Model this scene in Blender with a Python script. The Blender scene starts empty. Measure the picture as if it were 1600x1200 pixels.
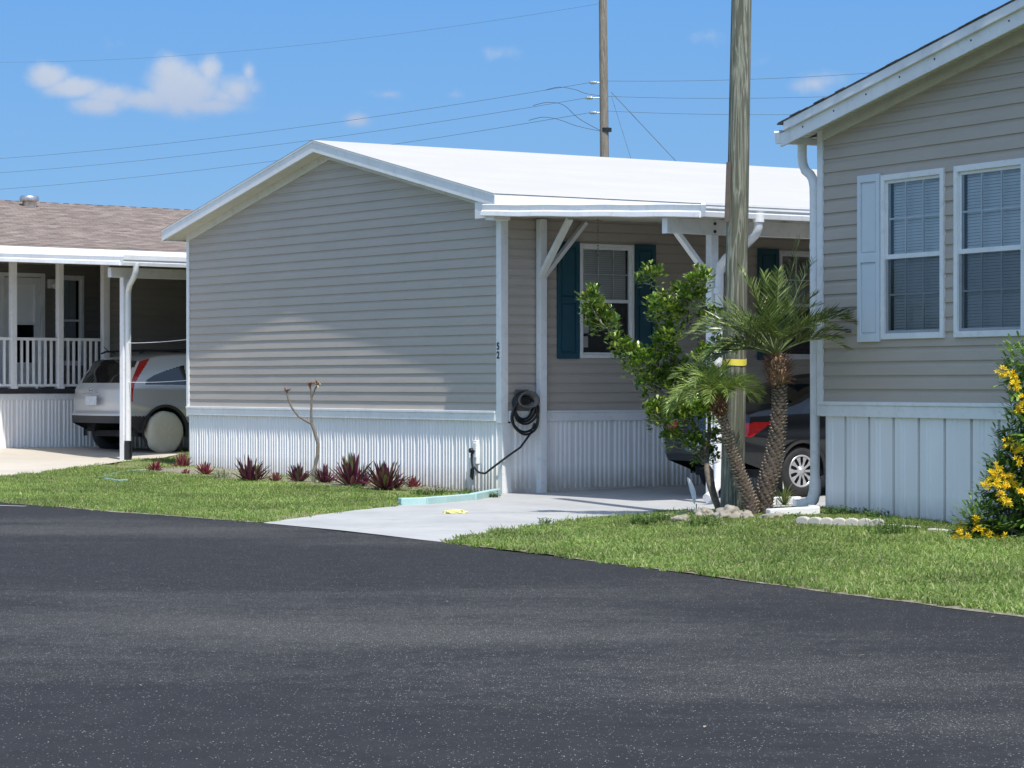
import bpy, bmesh, math, random
import numpy as np
from mathutils import Vector, Matrix, noise as mnoise
random.seed(7); RNG = np.random.default_rng(11)
scene = bpy.context.scene
COL = scene.collection
F = 4178.0; EYE = 1.37                 # focal length in photo pixels, eye height
def rad(a): return math.radians(a)

# ------------------------------------------------------------------ nodes
def nmat(name):
    m = bpy.data.materials.new(name); m.use_nodes = True
    nt = m.node_tree; nt.nodes.clear()
    out = nt.nodes.new('ShaderNodeOutputMaterial'); b = nt.nodes.new('ShaderNodeBsdfPrincipled')
    nt.links.new(b.outputs[0], out.inputs[0])
    return m, nt, b, out
def N(nt, t, **kw):
    n = nt.nodes.new(t)
    for k, v in kw.items():
        if k.startswith('i_'):
            key = k[2:]; key = int(key) if key.isdigit() else key.replace('_', ' ')
            n.inputs[key].default_value = v
        else: setattr(n, k, v)
    return n
def ramp(nt, fac, stops):
    r = nt.nodes.new('ShaderNodeValToRGB'); nt.links.new(fac, r.inputs[0])
    e = r.color_ramp.elements
    while len(e) > 1: e.remove(e[0])
    e[0].position = stops[0][0]; e[0].color = (*stops[0][1], 1)
    for p, c in stops[1:]:
        x = e.new(p); x.color = (*c, 1)
    return r
def coords(nt, scale=(1, 1, 1), obj=True):
    tc = nt.nodes.new('ShaderNodeTexCoord')
    mp = nt.nodes.new('ShaderNodeMapping'); mp.inputs['Scale'].default_value = scale
    nt.links.new(tc.outputs['Object' if obj else 'Generated'], mp.inputs[0]); return mp.outputs[0]
def noise(nt, vec, scale, detail=4, rough=.55):
    n = N(nt, 'ShaderNodeTexNoise'); n.inputs['Scale'].default_value = scale
    n.inputs['Detail'].default_value = detail; n.inputs['Roughness'].default_value = rough
    nt.links.new(vec, n.inputs['Vector']); return n.outputs[0]
def mixc(nt, fac, a, b, mode='MIX'):
    m = nt.nodes.new('ShaderNodeMix'); m.data_type = 'RGBA'; m.blend_type = mode
    for s, v in ((0, fac), (6, a), (7, b)):
        if hasattr(v, 'is_linked'): nt.links.new(v, m.inputs[s])
        elif s == 0: m.inputs[0].default_value = v
        else: m.inputs[s].default_value = (*v, 1)
    return m.outputs[2]
def math_(nt, op, a, b=None, c=None):
    m = nt.nodes.new('ShaderNodeMath'); m.operation = op
    for i, v in enumerate((a, b, c)):
        if v is None: continue
        if hasattr(v, 'is_linked'): nt.links.new(v, m.inputs[i])
        else: m.inputs[i].default_value = v
    return m.outputs[0]
def bump(nt, b, h, strength=.3, dist=.01):
    n = nt.nodes.new('ShaderNodeBump'); n.inputs['Strength'].default_value = strength
    n.inputs['Distance'].default_value = dist
    nt.links.new(h, n.inputs['Height']); nt.links.new(n.outputs[0], b.inputs['Normal'])

def mat_var(name, c1, c2, scale=3, rough=.6, stretch=(1, 1, 1), bmp=0, bscale=60, metal=0, dirt=None, spec=.5, coat=0):
    m, nt, b, o = nmat(name)
    v = coords(nt, stretch)
    f = noise(nt, v, scale, 5)
    r = ramp(nt, f, [(.3, c1), (.7, c2)])
    colr = r.outputs[0]
    if dirt:
        f2 = noise(nt, v, scale*4.3, 6, .7)
        f3 = ramp(nt, f2, [(.52, (0, 0, 0)), (.75, (dirt[1],)*3)])
        colr = mixc(nt, f3.outputs[0], colr, dirt[0])
    nt.links.new(colr, b.inputs['Base Color'])
    b.inputs['Roughness'].default_value = rough; b.inputs['Metallic'].default_value = metal
    b.inputs['Specular IOR Level'].default_value = spec
    b.inputs['Coat Weight'].default_value = coat
    if bmp:
        bump(nt, b, noise(nt, v, bscale, 4), bmp, .01)
    return m

M = {}
M['siding'] = mat_var('beige_vinyl', (.45, .392, .335), (.485, .425, .362), 1.2, .5, (1, 1, 4), .05, 30, dirt=((.33, .30, .27), .35))
M['siding_right'] = mat_var('beige_vinyl_right', (.46, .385, .31), (.50, .42, .34), 1.2, .5, (1, 1, 4), .05, 30, dirt=((.36, .31, .27), .35))
M['siding_left'] = mat_var('taupe_vinyl', (.22, .20, .18), (.25, .225, .20), 1.2, .5, (1, 1, 4), .05, 30)
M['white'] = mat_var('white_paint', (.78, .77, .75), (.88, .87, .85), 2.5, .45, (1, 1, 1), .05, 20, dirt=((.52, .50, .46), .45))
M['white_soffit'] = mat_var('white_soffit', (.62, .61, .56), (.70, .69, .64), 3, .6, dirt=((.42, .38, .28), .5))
M['skirt'] = mat_var('white_skirting', (.62, .63, .65), (.74, .74, .75), 1.5, .5, (1, 1, .4), .05, 20, dirt=((.48, .47, .44), .5))
def skirt_mat():
    m, nt, b, o = nmat('white_skirting_stained')
    v = coords(nt, (1, 1, .35))
    base = ramp(nt, noise(nt, v, 1.7, 5), [(.3, (.84, .82, .79)), (.7, (.90, .88, .86))]).outputs[0]
    tc = nt.nodes.new('ShaderNodeTexCoord'); sp = nt.nodes.new('ShaderNodeSeparateXYZ'); nt.links.new(tc.outputs['Object'], sp.inputs[0])
    lowz = math_(nt, 'MULTIPLY_ADD', sp.outputs[2], -2.6, 1.0)
    n2 = noise(nt, coords(nt, (6, 6, 2)), 2.2, 6, .7)
    d = math_(nt, 'MULTIPLY', math_(nt, 'MAXIMUM', lowz, 0.03), n2)
    dr = ramp(nt, d, [(.05, (0, 0, 0)), (.55, (.75, .75, .75))]).outputs[0]
    nt.links.new(mixc(nt, dr, base, (.36, .31, .24)), b.inputs['Base Color']); b.inputs['Roughness'].default_value = .5
    return m
M['skirt'] = skirt_mat()
M['roof_white'] = mat_var('white_roof_membrane', (.485, .465, .43), (.52, .50, .465), 1.0, .7, (2, .5, 1), .12, 6, dirt=((.44, .42, .38), .4))
M['blueshutter'] = mat_var('teal_shutter', (.009, .062, .088), (.013, .08, .11), 6, .45)
M['glass_dark'] = None
def glass_mat(name, tint=(.75, .82, .85), boost=1.0):
    m = bpy.data.materials.new(name); m.use_nodes = True; nt = m.node_tree; nt.nodes.clear()
    o = nt.nodes.new('ShaderNodeOutputMaterial')
    tr = nt.nodes.new('ShaderNodeBsdfTransparent'); tr.inputs[0].default_value = (*tint, 1)
    gl = nt.nodes.new('ShaderNodeBsdfGlossy'); gl.inputs['Roughness'].default_value = .015
    gl.inputs[0].default_value = (.95, .97, 1, 1)
    bp = nt.nodes.new('ShaderNodeBump'); bp.inputs['Strength'].default_value = .12; bp.inputs['Distance'].default_value = .02
    tc = nt.nodes.new('ShaderNodeTexCoord'); nn = N(nt, 'ShaderNodeTexNoise'); nn.inputs['Scale'].default_value = 2.2
    nt.links.new(tc.outputs['Object'], nn.inputs['Vector']); nt.links.new(nn.outputs[0], bp.inputs['Height'])
    nt.links.new(bp.outputs[0], gl.inputs['Normal'])
    fr = nt.nodes.new('ShaderNodeFresnel'); fr.inputs[0].default_value = 1.5
    f = math_(nt, 'MULTIPLY', fr.outputs[0], boost); f = math_(nt, 'MINIMUM', f, 1.0)
    mx = nt.nodes.new('ShaderNodeMixShader'); nt.links.new(f, mx.inputs[0])
    nt.links.new(tr.outputs[0], mx.inputs[1]); nt.links.new(gl.outputs[0], mx.inputs[2])
    nt.links.new(mx.outputs[0], o.inputs[0]); return m
M['pane'] = glass_mat('window_glass', (.95, .97, .97), 1.15)
M['screen'] = None
def screen_mat():
    m = bpy.data.materials.new('insect_screen'); m.use_nodes = True; nt = m.node_tree; nt.nodes.clear()
    o = nt.nodes.new('ShaderNodeOutputMaterial'); tr = nt.nodes.new('ShaderNodeBsdfTransparent'); df = nt.nodes.new('ShaderNodeBsdfDiffuse')
    df.inputs[0].default_value = (.05, .055, .06, 1); mx = nt.nodes.new('ShaderNodeMixShader'); mx.inputs[0].default_value = .34
    nt.links.new(tr.outputs[0], mx.inputs[1]); nt.links.new(df.outputs[0], mx.inputs[2]); nt.links.new(mx.outputs[0], o.inputs[0]); return m
SCREEN = screen_mat()
M['blind'] = mat_var('white_blind', (.84, .85, .84), (.90, .90, .88), 5, .6)
M['dark_room'] = mat_var('dark_room', (.012, .013, .015), (.02, .02, .022), 2, .9)
M['curtain'] = mat_var('sheer_curtain', (.38, .42, .48), (.62, .66, .70), 22, .8, (1, 1, .02))
M['rubber'] = mat_var('black_rubber', (.015, .015, .016), (.03, .03, .03), 12, .75)
M['black'] = mat_var('black_plastic', (.008, .008, .009), (.02, .02, .02), 10, .4)
M['steel'] = mat_var('galvanised_steel', (.45, .46, .47), (.62, .62, .62), 14, .35, metal=.9)
M['wire'] = mat_var('cable', (.10, .12, .15), (.15, .17, .2), 4, .6)
M['concrete'] = mat_var('painted_concrete', (.38, .38, .37), (.48, .475, .455), .9, .8, (1, 1, 1), .25, 45, dirt=((.27, .27, .25), .6))
M['concrete_tan'] = mat_var('tan_concrete', (.50, .45, .37), (.60, .53, .44), .6, .85, (1, 1, 1), .2, 40, dirt=((.42, .37, .30), .5))
M['dirt_line'] = mat_var('joint_dirt', (.14, .14, .13), (.24, .24, .22), 6, .95)
M['stone'] = mat_var('coral_stone', (.22, .20, .16), (.44, .39, .32), 9, .9, (1, 1, 1), .8, 28, dirt=((.09, .09, .075), .8))
M['edging'] = mat_var('scalloped_edging', (.50, .45, .38), (.66, .62, .55), 6, .85, (1, 1, 1), .3, 40, dirt=((.26, .25, .19), .7))
M['teal_paint'] = mat_var('pale_teal_paint', (.34, .55, .54), (.46, .64, .62), 4, .7, (1, 1, 1), .2, 40, dirt=((.45, .45, .38), .7))
M['yellow_plastic'] = mat_var('yellow_plastic', (.75, .62, .06), (.85, .74, .12), 8, .45)
M['bag'] = mat_var('crumpled_yellow_bag', (.62, .58, .18), (.78, .74, .34), 12, .5, bmp=.5, bscale=30)
M['fibre'] = mat_var('palm_fibre', (.10, .045, .02), (.30, .16, .075), 18, .9)
M['bark'] = mat_var('shrub_bark', (.14, .11, .08), (.30, .25, .19), 25, .9, bmp=.4)
M['frangipani_bark'] = mat_var('frangipani_bark', (.13, .11, .085), (.27, .23, .18), 25, .8, bmp=.3)
M['suv_paint'] = mat_var('champagne_silver_paint', (.60, .59, .57), (.63, .62, .60), 1, .32, metal=.35, coat=.8)
M['sedan_paint'] = mat_var('charcoal_paint', (.010, .011, .014), (.014, .015, .018), 1, .32, metal=.2, coat=.6)
M['car_glass'] = mat_var('tinted_car_glass', (.006, .007, .008), (.009, .01, .011), 1, .05, spec=.8)
M['trim_plastic'] = mat_var('dark_grey_bumper_plastic', (.025, .025, .027), (.04, .04, .042), 4, .6)
M['red_lens'] = mat_var('red_lamp_lens', (.42, .008, .01), (.55, .012, .012), 20, .15, coat=.6)
M['clear_lens'] = mat_var('clear_lamp_lens', (.60, .61, .62), (.75, .75, .76), 20, .15)
M['chrome'] = mat_var('chrome', (.75, .75, .76), (.8, .8, .8), 5, .12, metal=1)
M['hubcap'] = mat_var('silver_hubcap', (.52, .53, .54), (.60, .60, .61), 8, .32, metal=.5)
M['plate'] = mat_var('licence_plate', (.50, .55, .60), (.66, .68, .70), 15, .4)
M['cover'] = mat_var('beige_vinyl_cover', (.56, .525, .40), (.66, .62, .49), 5, .6, bmp=.6, bscale=9)
M['shingle'] = None

def shingle():
    m, nt, b, o = nmat('brown_shingles')
    v = coords(nt, (1, 1, 1))
    br = nt.nodes.new('ShaderNodeTexBrick'); nt.links.new(coords(nt, (1, 1, 1)), br.inputs[0])
    br.inputs['Scale'].default_value = 1.0; br.inputs['Brick Width'].default_value = .30; br.inputs['Row Height'].default_value = .125
    br.inputs['Mortar Size'].default_value = .006; br.inputs['Color1'].default_value = (.24, .19, .16, 1)
    br.inputs['Color2'].default_value = (.35, .29, .25, 1); br.inputs['Mortar'].default_value = (.13, .10, .08, 1)
    f = noise(nt, coords(nt, (1.1, 5, 1)), 2.2, 5, .7)
    r = ramp(nt, f, [(.3, (.62, .62, .62)), (.7, (1.35, 1.32, 1.3))])
    nt.links.new(mixc(nt, 1.0, br.outputs[0], r.outputs[0], 'MULTIPLY'), b.inputs['Base Color'])
    b.inputs['Roughness'].default_value = .92
    bump(nt, b, noise(nt, v, 180, 3), .5, .01)
    return m
M['shingle'] = shingle()

def asphalt():
    m, nt, b, o = nmat('sealed_asphalt')
    v = coords(nt, (1, 1, 1))
    big = noise(nt, coords(nt, (.28, .60, 1)), .45, 6, .62)
    mid = noise(nt, coords(nt, (1, 1, 1)), 3.2, 6, .65)
    base = ramp(nt, mid, [(.3, (.022, .0215, .0225)), (.7, (.033, .032, .0325))]).outputs[0]
    sx = nt.nodes.new('ShaderNodeSeparateXYZ'); nt.links.new(v, sx.inputs[0])
    def blob(cx, cy, rx, ry):
        a = math_(nt, 'DIVIDE', math_(nt, 'SUBTRACT', sx.outputs[0], cx), rx); b_ = math_(nt, 'DIVIDE', math_(nt, 'SUBTRACT', sx.outputs[1], cy), ry)
        return math_(nt, 'MAXIMUM', math_(nt, 'SUBTRACT', 1.0, math_(nt, 'ADD', math_(nt, 'MULTIPLY', a, a), math_(nt, 'MULTIPLY', b_, b_))), 0.0)
    bl = math_(nt, 'ADD', math_(nt, 'MULTIPLY', blob(-1.0, 15.4, 2.7, 1.7), .24), math_(nt, 'MULTIPLY', blob(1.2, 12.6, 2.6, 1.3), .10))
    finev = noise(nt, coords(nt, (1.2, 1.2, 1)), 5.5, 7, .75)
    big = math_(nt, 'ADD', big, math_(nt, 'MULTIPLY', math_(nt, 'SUBTRACT', finev, .5), .35))
    wear = ramp(nt, math_(nt, 'ADD', big, bl), [(.50, (0, 0, 0)), (.70, (1, 1, 1))]).outputs[0]
    # exposed aggregate: small pale stones, denser where the sealer is worn
    def stones(scale, stretch, thr0, wk, rad_, cols):
        vo = nt.nodes.new('ShaderNodeTexVoronoi'); vo.inputs['Scale'].default_value = scale; vo.inputs['Randomness'].default_value = 1
        nt.links.new(coords(nt, (1, stretch, 1)), vo.inputs['Vector'])
        sel = nt.nodes.new('ShaderNodeSeparateColor'); nt.links.new(vo.outputs['Color'], sel.inputs[0])
        on = math_(nt, 'GREATER_THAN', sel.outputs[0], math_(nt, 'SUBTRACT', thr0, math_(nt, 'MULTIPLY', wear, wk)))
        size = math_(nt, 'MULTIPLY_ADD', sel.outputs[2], rad_*.9, rad_*.5)
        return math_(nt, 'MULTIPLY', on, math_(nt, 'LESS_THAN', vo.outputs['Distance'], size)), ramp(nt, sel.outputs[1], cols).outputs[0]
    dusty = mixc(nt, math_(nt, 'MULTIPLY', wear, .50), base, (.088, .082, .072))
    f1, c1_ = stones(120, .38, .875, .56, .38, [(0, (.07, .07, .07)), (.7, (.17, .165, .155)), (1, (.34, .33, .30))])
    c = mixc(nt, math_(nt, 'MULTIPLY', f1, .8), dusty, c1_)
    f2, c2_ = stones(74, .36, .962, .16, .25, [(0, (.12, .115, .11)), (.8, (.26, .25, .23)), (1, (.60, .58, .54))])
    c = mixc(nt, math_(nt, 'MULTIPLY', f2, .85), c, c2_)
    scr = noise(nt, coords(nt, (.5, 2.2, 1)), 3.1, 8, .75)
    scuff = ramp(nt, scr, [(.655, (0, 0, 0)), (.70, (.6, .6, .6))]).outputs[0]
    c = mixc(nt, math_(nt, 'MULTIPLY', scuff, .16), c, (.16, .155, .145))
    nt.links.new(c, b.inputs['Base Color'])
    b.inputs['Roughness'].default_value = .8; b.inputs['Specular IOR Level'].default_value = .22
    bump(nt, b, noise(nt, v, 95, 3, .7), .75, .008)
    return m
M['asphalt'] = asphalt()
def soil():
    m, nt, b, o = nmat('lawn_soil')
    v = coords(nt)
    a = ramp(nt, noise(nt, v, 1.1, 6, .65), [(.35, (.13, .17, .05)), (.52, (.18, .21, .075)), (.7, (.30, .25, .16))]).outputs[0]
    f = noise(nt, v, 40, 5, .7)
    c = mixc(nt, 1, a, ramp(nt, f, [(.3, (.55, .55, .5)), (.75, (1.5, 1.5, 1.4))]).outputs[0], 'MULTIPLY')
    nt.links.new(c, b.inputs['Base Color']); b.inputs['Roughness'].default_value = .95
    bump(nt, b, f, .8, .02); return m
M['soil'] = soil()
def mulch():
    m, nt, b, o = nmat('sandy_bed')
    v = coords(nt)
    f = noise(nt, v, 26, 6, .7)
    c = ramp(nt, f, [(.3, (.13, .11, .07)), (.5, (.27, .24, .17)), (.68, (.48, .45, .38)), (.75, (.6, .58, .52))]).outputs[0]
    nt.links.new(c, b.inputs['Base Color']); b.inputs['Roughness'].default_value = .95
    bump(nt, b, f, 1, .03); return m
M['bed'] = mulch()
def leaf_mat(name, c1, c2, c3=None, rough=.45, transl=.25, patch=.8, spec=.5):
    m = bpy.data.materials.new(name); m.use_nodes = True; nt = m.node_tree; nt.nodes.clear()
    o = nt.nodes.new('ShaderNodeOutputMaterial'); b = nt.nodes.new('ShaderNodeBsdfPrincipled')
    g = nt.nodes.new('ShaderNodeNewGeometry')
    st = [(0, c1), (1, c2)] if c3 is None else [(0, c1), (.55, c2), (1, c3)]
    r = ramp(nt, g.outputs['Random Per Island'], st).outputs[0]
    n = noise(nt, coords(nt), patch, 4, .6)
    v = ramp(nt, n, [(.3, (.62, .62, .62)), (.7, (1.25, 1.25, 1.2))]).outputs[0]
    c = mixc(nt, 1.0, r, v, 'MULTIPLY')
    nt.links.new(c, b.inputs['Base Color']); b.inputs['Roughness'].default_value = rough
    b.inputs['Specular IOR Level'].default_value = spec
    if name == 'grass_blades':   # drier and greener patches
        pn = noise(nt, coords(nt), 1.9, 5, .65); pm = ramp(nt, pn, [(.52, (0, 0, 0)), (.68, (.75, .75, .75))]).outputs[0]
        c = mixc(nt, pm, c, (.36, .34, .15))
    t = nt.nodes.new('ShaderNodeBsdfTranslucent'); nt.links.new(c, t.inputs[0])
    mx = nt.nodes.new('ShaderNodeMixShader'); mx.inputs[0].default_value = transl
    nt.links.new(b.outputs[0], mx.inputs[1]); nt.links.new(t.outputs[0], mx.inputs[2]); nt.links.new(mx.outputs[0], o.inputs[0])
    return m
M['grass'] = leaf_mat('grass_blades', (.15, .25, .04), (.25, .38, .08), (.52, .52, .25), .6, .45, .7)
M['weed'] = leaf_mat('weed_leaves', (.07, .15, .03), (.16, .27, .06), None, .5, .3)
M['palm_leaf'] = leaf_mat('palm_leaf', (.045, .085, .018), (.115, .17, .032), (.27, .31, .09), .35, .15, 2.5)
M['palm_leaf_bright'] = leaf_mat('palm_leaf_bright', (.11, .18, .03), (.22, .31, .06), (.36, .42, .13), .4, .25, 2.5)
M['shrub_leaf'] = leaf_mat('glossy_shrub_leaf', (.05, .13, .014), (.15, .26, .025), (.36, .42, .07), .28, .25, 2.0, .6)
M['elder_leaf'] = leaf_mat('yellow_elder_leaf', (.10, .21, .03), (.20, .34, .06), (.34, .48, .13), .45, .3, 2.0)
M['yellow_flower'] = leaf_mat('yellow_petal', (.92, .60, .01), (.98, .78, .04), None, .5, .3, 5)
M['oyster'] = leaf_mat('purple_oyster_leaf', (.085, .014, .035), (.17, .03, .075), (.12, .15, .045), .4, .25, 8)
M['oyster_red'] = leaf_mat('red_oyster_leaf', (.18, .025, .04), (.32, .06, .09), (.20, .12, .06), .4, .25, 8)
M['bud'] = leaf_mat('frangipani_bud', (.20, .05, .05), (.40, .20, .10), None, .5, .2)
M['cream_petal'] = leaf_mat('cream_petal', (.75, .62, .38), (.85, .75, .55), None, .5, .3)

def pole_wood(name, c1, c2, c3):
    m, nt, b, o = nmat(name)
    v = coords(nt, (9, 9, .55))
    w = N(nt, 'ShaderNodeTexNoise'); w.inputs['Scale'].default_value = 1.4; w.inputs['Detail'].default_value = 6; w.inputs['Distortion'].default_value = 1.6
    nt.links.new(v, w.inputs['Vector'])
    c = ramp(nt, w.outputs[0], [(.28, c1), (.44, c2), (.50, c3), (.56, c2), (.75, c1)]).outputs[0]
    f = noise(nt, coords(nt, (40, 40, 1.5)), 2, 5, .7)
    c = mixc(nt, 1, c, ramp(nt, f, [(.3, (.6, .6, .6)), (.7, (1.25, 1.25, 1.25))]).outputs[0], 'MULTIPLY')
    nt.links.new(c, b.inputs['Base Color']); b.inputs['Roughness'].default_value = .85
    bump(nt, b, f, .6, .02); return m
M['conduit'] = mat_var('brown_conduit', (.09, .07, .055), (.13, .105, .085), 8, .7)
M['pole'] = pole_wood('green_treated_pole', (.098, .104, .070), (.135, .137, .096), (.31, .315, .24))
M['pole_far'] = pole_wood('weathered_brown_pole', (.16, .13, .10), (.22, .185, .15), (.30, .26, .22))

# ------------------------------------------------------------------ mesh builder
class MB:
    def __init__(s): s.v = []; s.f = []; s.sm = []
    def add(s, vs, fs, smooth=False):
        o = len(s.v); s.v += [tuple(p) for p in vs]
        for f in fs: s.f.append(tuple(i+o for i in f)); s.sm.append(smooth)
        return s
    def box(s, x0, x1, y0, y1, z0, z1):
        s.add([(x0,y0,z0),(x1,y0,z0),(x1,y1,z0),(x0,y1,z0),(x0,y0,z1),(x1,y0,z1),(x1,y1,z1),(x0,y1,z1)],
              [(0,3,2,1),(4,5,6,7),(0,1,5,4),(1,2,6,5),(2,3,7,6),(3,0,4,7)]); return s
    def hexa(s, p):  # 8 points: bottom 4 ccw, top 4 ccw
        s.add(p, [(0,3,2,1),(4,5,6,7),(0,1,5,4),(1,2,6,5),(2,3,7,6),(3,0,4,7)]); return s
    def bar(s, a, b, w, h, up=(0,0,1)):
        a, b = Vector(a), Vector(b); d = (b-a).normalized(); u = Vector(up)
        if abs(d.dot(u)) > .98: u = Vector((0,1,0))
        x = d.cross(u).normalized()*w/2; y = x.cross(d).normalized()*h/2
        s.hexa([a-x-y, a+x-y, b+x-y, b-x-y, a-x+y, a+x+y, b+x+y, b-x+y]); return s
    def tube(s, pts, r, n=8, cap=True):
        pts = [Vector(p) for p in pts]; k = len(pts)
        rr = r if hasattr(r, '__len__') else [r]*k
        vs = []; ref = None
        for i, p in enumerate(pts):
            d = (pts[min(i+1, k-1)]-pts[max(i-1, 0)])
            d = d.normalized() if d.length > 1e-9 else Vector((0,0,1))
            if ref is None:
                ref = Vector((1,0,0)) if abs(d.x) < .8 else Vector((0,1,0))
            x = (ref-d*ref.dot(d)).normalized(); ref = x; y = d.cross(x)
            for j in range(n):
                a = 2*math.pi*j/n; vs.append(p+(x*math.cos(a)+y*math.sin(a))*rr[i])
        fs = [(i*n+j, i*n+(j+1)%n, (i+1)*n+(j+1)%n, (i+1)*n+j) for i in range(k-1) for j in range(n)]
        s.add(vs, fs, True)
        if cap: s.add(vs[:n], [tuple(reversed(range(n)))]); s.add(vs[-n:], [tuple(range(n))])
        return s
    def lathe(s, prof, n=24, axis='z', c=(0,0,0)):  # prof list (r, h)
        vs = []
        for r, h in prof:
            for j in range(n):
                a = 2*math.pi*j/n; p = (r*math.cos(a), r*math.sin(a), h)
                if axis == 'x': p = (h, p[0], p[1])
                elif axis == 'y': p = (p[0], h, p[1])
                vs.append((p[0]+c[0], p[1]+c[1], p[2]+c[2]))
        fs = [(i*n+j, i*n+(j+1)%n, (i+1)*n+(j+1)%n, (i+1)*n+j) for i in range(len(prof)-1) for j in range(n)]
        s.add(vs, fs, True); return s
    def extrude(s, prof, axis_pts, closed=True):  # prof: list of (Vector offsets) applied at each axis point
        k = len(prof); vs = [Vector(p)+Vector(q) for p in axis_pts for q in prof]
        rng = range(k) if closed else range(k-1)
        fs = [(i*k+j, i*k+(j+1)%k, (i+1)*k+(j+1)%k, (i+1)*k+j) for i in range(len(axis_pts)-1) for j in rng]
        s.add(vs, fs)
        if closed: s.add(vs[:k], [tuple(reversed(range(k)))]); s.add(vs[-k:], [tuple(range(k))])
        return s
    def build(s, name, mat, parent=None, loc=(0,0,0), rotz=0, fix=True):
        me = bpy.data.meshes.new(name); me.from_pydata(s.v, [], s.f); me.update()
        me.polygons.foreach_set('use_smooth', s.sm)
        me.materials.append(mat if not isinstance(mat, str) else M[mat])
        if fix and len(s.f) < 60000:
            bm = bmesh.new(); bm.from_mesh(me); bmesh.ops.recalc_face_normals(bm, faces=bm.faces); bm.to_mesh(me); bm.free()
        o = bpy.data.objects.new(name, me); COL.objects.link(o); o.parent = parent
        o.location = loc; o.rotation_euler = (0, 0, rotz); return o
def bevel(o, w=.006, seg=2):
    b = o.modifiers.new('bevel', 'BEVEL'); b.width = w; b.segments = seg; b.limit_method = 'ANGLE'; return o
def tag(o, label=None, cat=None, group=None, kind=None):
    if label: o['label'] = label
    if cat: o['category'] = cat
    if group: o['group'] = group
    if kind: o['kind'] = kind
    return o
def thing(name, label, cat, loc=(0,0,0), rotz=0, group=None):
    o = bpy.data.objects.new(name, None); COL.objects.link(o); o.empty_display_size = .2
    o.location = loc; o.rotation_euler = (0, 0, rotz); return tag(o, label, cat, group)
def big_mesh(name, verts, faces_flat, nper, mat, parent=None):
    me = bpy.data.meshes.new(name); nv = len(verts); nf = len(faces_flat)//nper
    me.vertices.add(nv); me.vertices.foreach_set('co', np.asarray(verts, dtype=np.float32).ravel())
    me.loops.add(nf*nper); me.loops.foreach_set('vertex_index', np.asarray(faces_flat, dtype=np.int32))
    me.polygons.add(nf); me.polygons.foreach_set('loop_start', np.arange(0, nf*nper, nper, dtype=np.int32))
    me.polygons.foreach_set('loop_total', np.full(nf, nper, dtype=np.int32))
    me.update(calc_edges=True); me.validate()
    me.materials.append(M[mat]); o = bpy.data.objects.new(name, me); COL.objects.link(o); o.parent = parent; return o

# ------------------------------------------------------------------ terrain
CTRL = [(-12.5,38.5,0),(-8.5,33.9,0),(-5.92,30.9,0),(-4.3,28.6,0),(-2.45,26.3,0),(-.61,23.1,0),(.8,20.3,0),(2.06,17.6,0),(3,15.7,0),(6.9,7.8,0),
 (11,-.5,0),(0,10,0),(-6,20,0),(-4.9,40.4,.12),(-.18,33.42,.0),(-2.5,36.9,.06),(-7,36.9,.08),(-6.16,42.5,.16),(-5.6,44.8,.22),(-8.1,45.9,.284),
 (-9,49,.29),(-4,50,.25),(-10,44,.24),(3,27.9,.04),(3.05,26.2,.14),(4.45,23.3,.08),(5.5,21.5,.07),(2.3,25.9,.10),(2.22,27,.05),(2.29,30.6,0),(3.4,31.9,.01),(1.7,30,0),
 (.1,25.1,0),(2.6,35.5,.05),(6,34,.05),(1,27,.0),(1.2,29,0),(7,25,.12),(12,14,.06),(-1.3,30.1,0),(.9,21.6,.02),(2.6,20.5,.04),(-3,30,.02),(-4.5,34,.04)]
CA = np.array(CTRL)
def gnp(x, y):
    d2 = (x[..., None]-CA[:, 0])**2+(y[..., None]-CA[:, 1])**2
    w = 1/(d2+.15)**1.5
    return (w*CA[:, 2]).sum(-1)/w.sum(-1)
def g(x, y): return float(gnp(np.array([x]), np.array([y]))[0])
def wp(px, py, Z, h=None):   # photo pixel + depth -> world point
    return Vector(((px-800)/F*Z, Z, EYE-(py-600)/F*Z))
def gp(px, py):              # photo pixel on the ground -> world point
    Z = EYE*F/(py-600)
    for _ in range(12):
        Z = (EYE-g((px-800)/F*Z, Z))*F/(py-600)
    x = (px-800)/F*Z; return Vector((x, Z, g(x, Z)))
def inpoly(poly, x, y):
    c = np.zeros(np.shape(x), bool); j = len(poly)-1
    for i in range(len(poly)):
        xi, yi = poly[i]; xj, yj = poly[j]
        t = ((yi > y) != (yj > y)) & (x < (xj-xi)*(y-yi)/((yj-yi) or 1e-9)+xi); c ^= t; j = i
    return c
def sheet(poly, step, dz, name, mat, kind='structure'):
    bm = bmesh.new(); vs = [bm.verts.new((x, y, 0)) for x, y in poly]; bm.faces.new(vs)
    xs = [p[0] for p in poly]; ys = [p[1] for p in poly]
    for lo, hi, no in ((min(xs), max(xs), (1,0,0)), (min(ys), max(ys), (0,1,0))):
        a = math.floor(lo/step)*step+step
        while a < hi:
            co = (a,0,0) if no[0] else (0,a,0)
            bmesh.ops.bisect_plane(bm, geom=bm.verts[:]+bm.edges[:]+bm.faces[:], plane_co=co, plane_no=no); a += step
    for v in bm.verts: v.co.z = g(v.co.x, v.co.y)+dz
    bmesh.ops.recalc_face_normals(bm, faces=bm.faces)
    me = bpy.data.meshes.new(name); bm.to_mesh(me); bm.free()
    if me.polygons and me.polygons[0].normal.z < 0: me.flip_normals()
    me.materials.append(M[mat]); o = bpy.data.objects.new(name, me); COL.objects.link(o)
    return tag(o, kind=kind)

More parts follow.
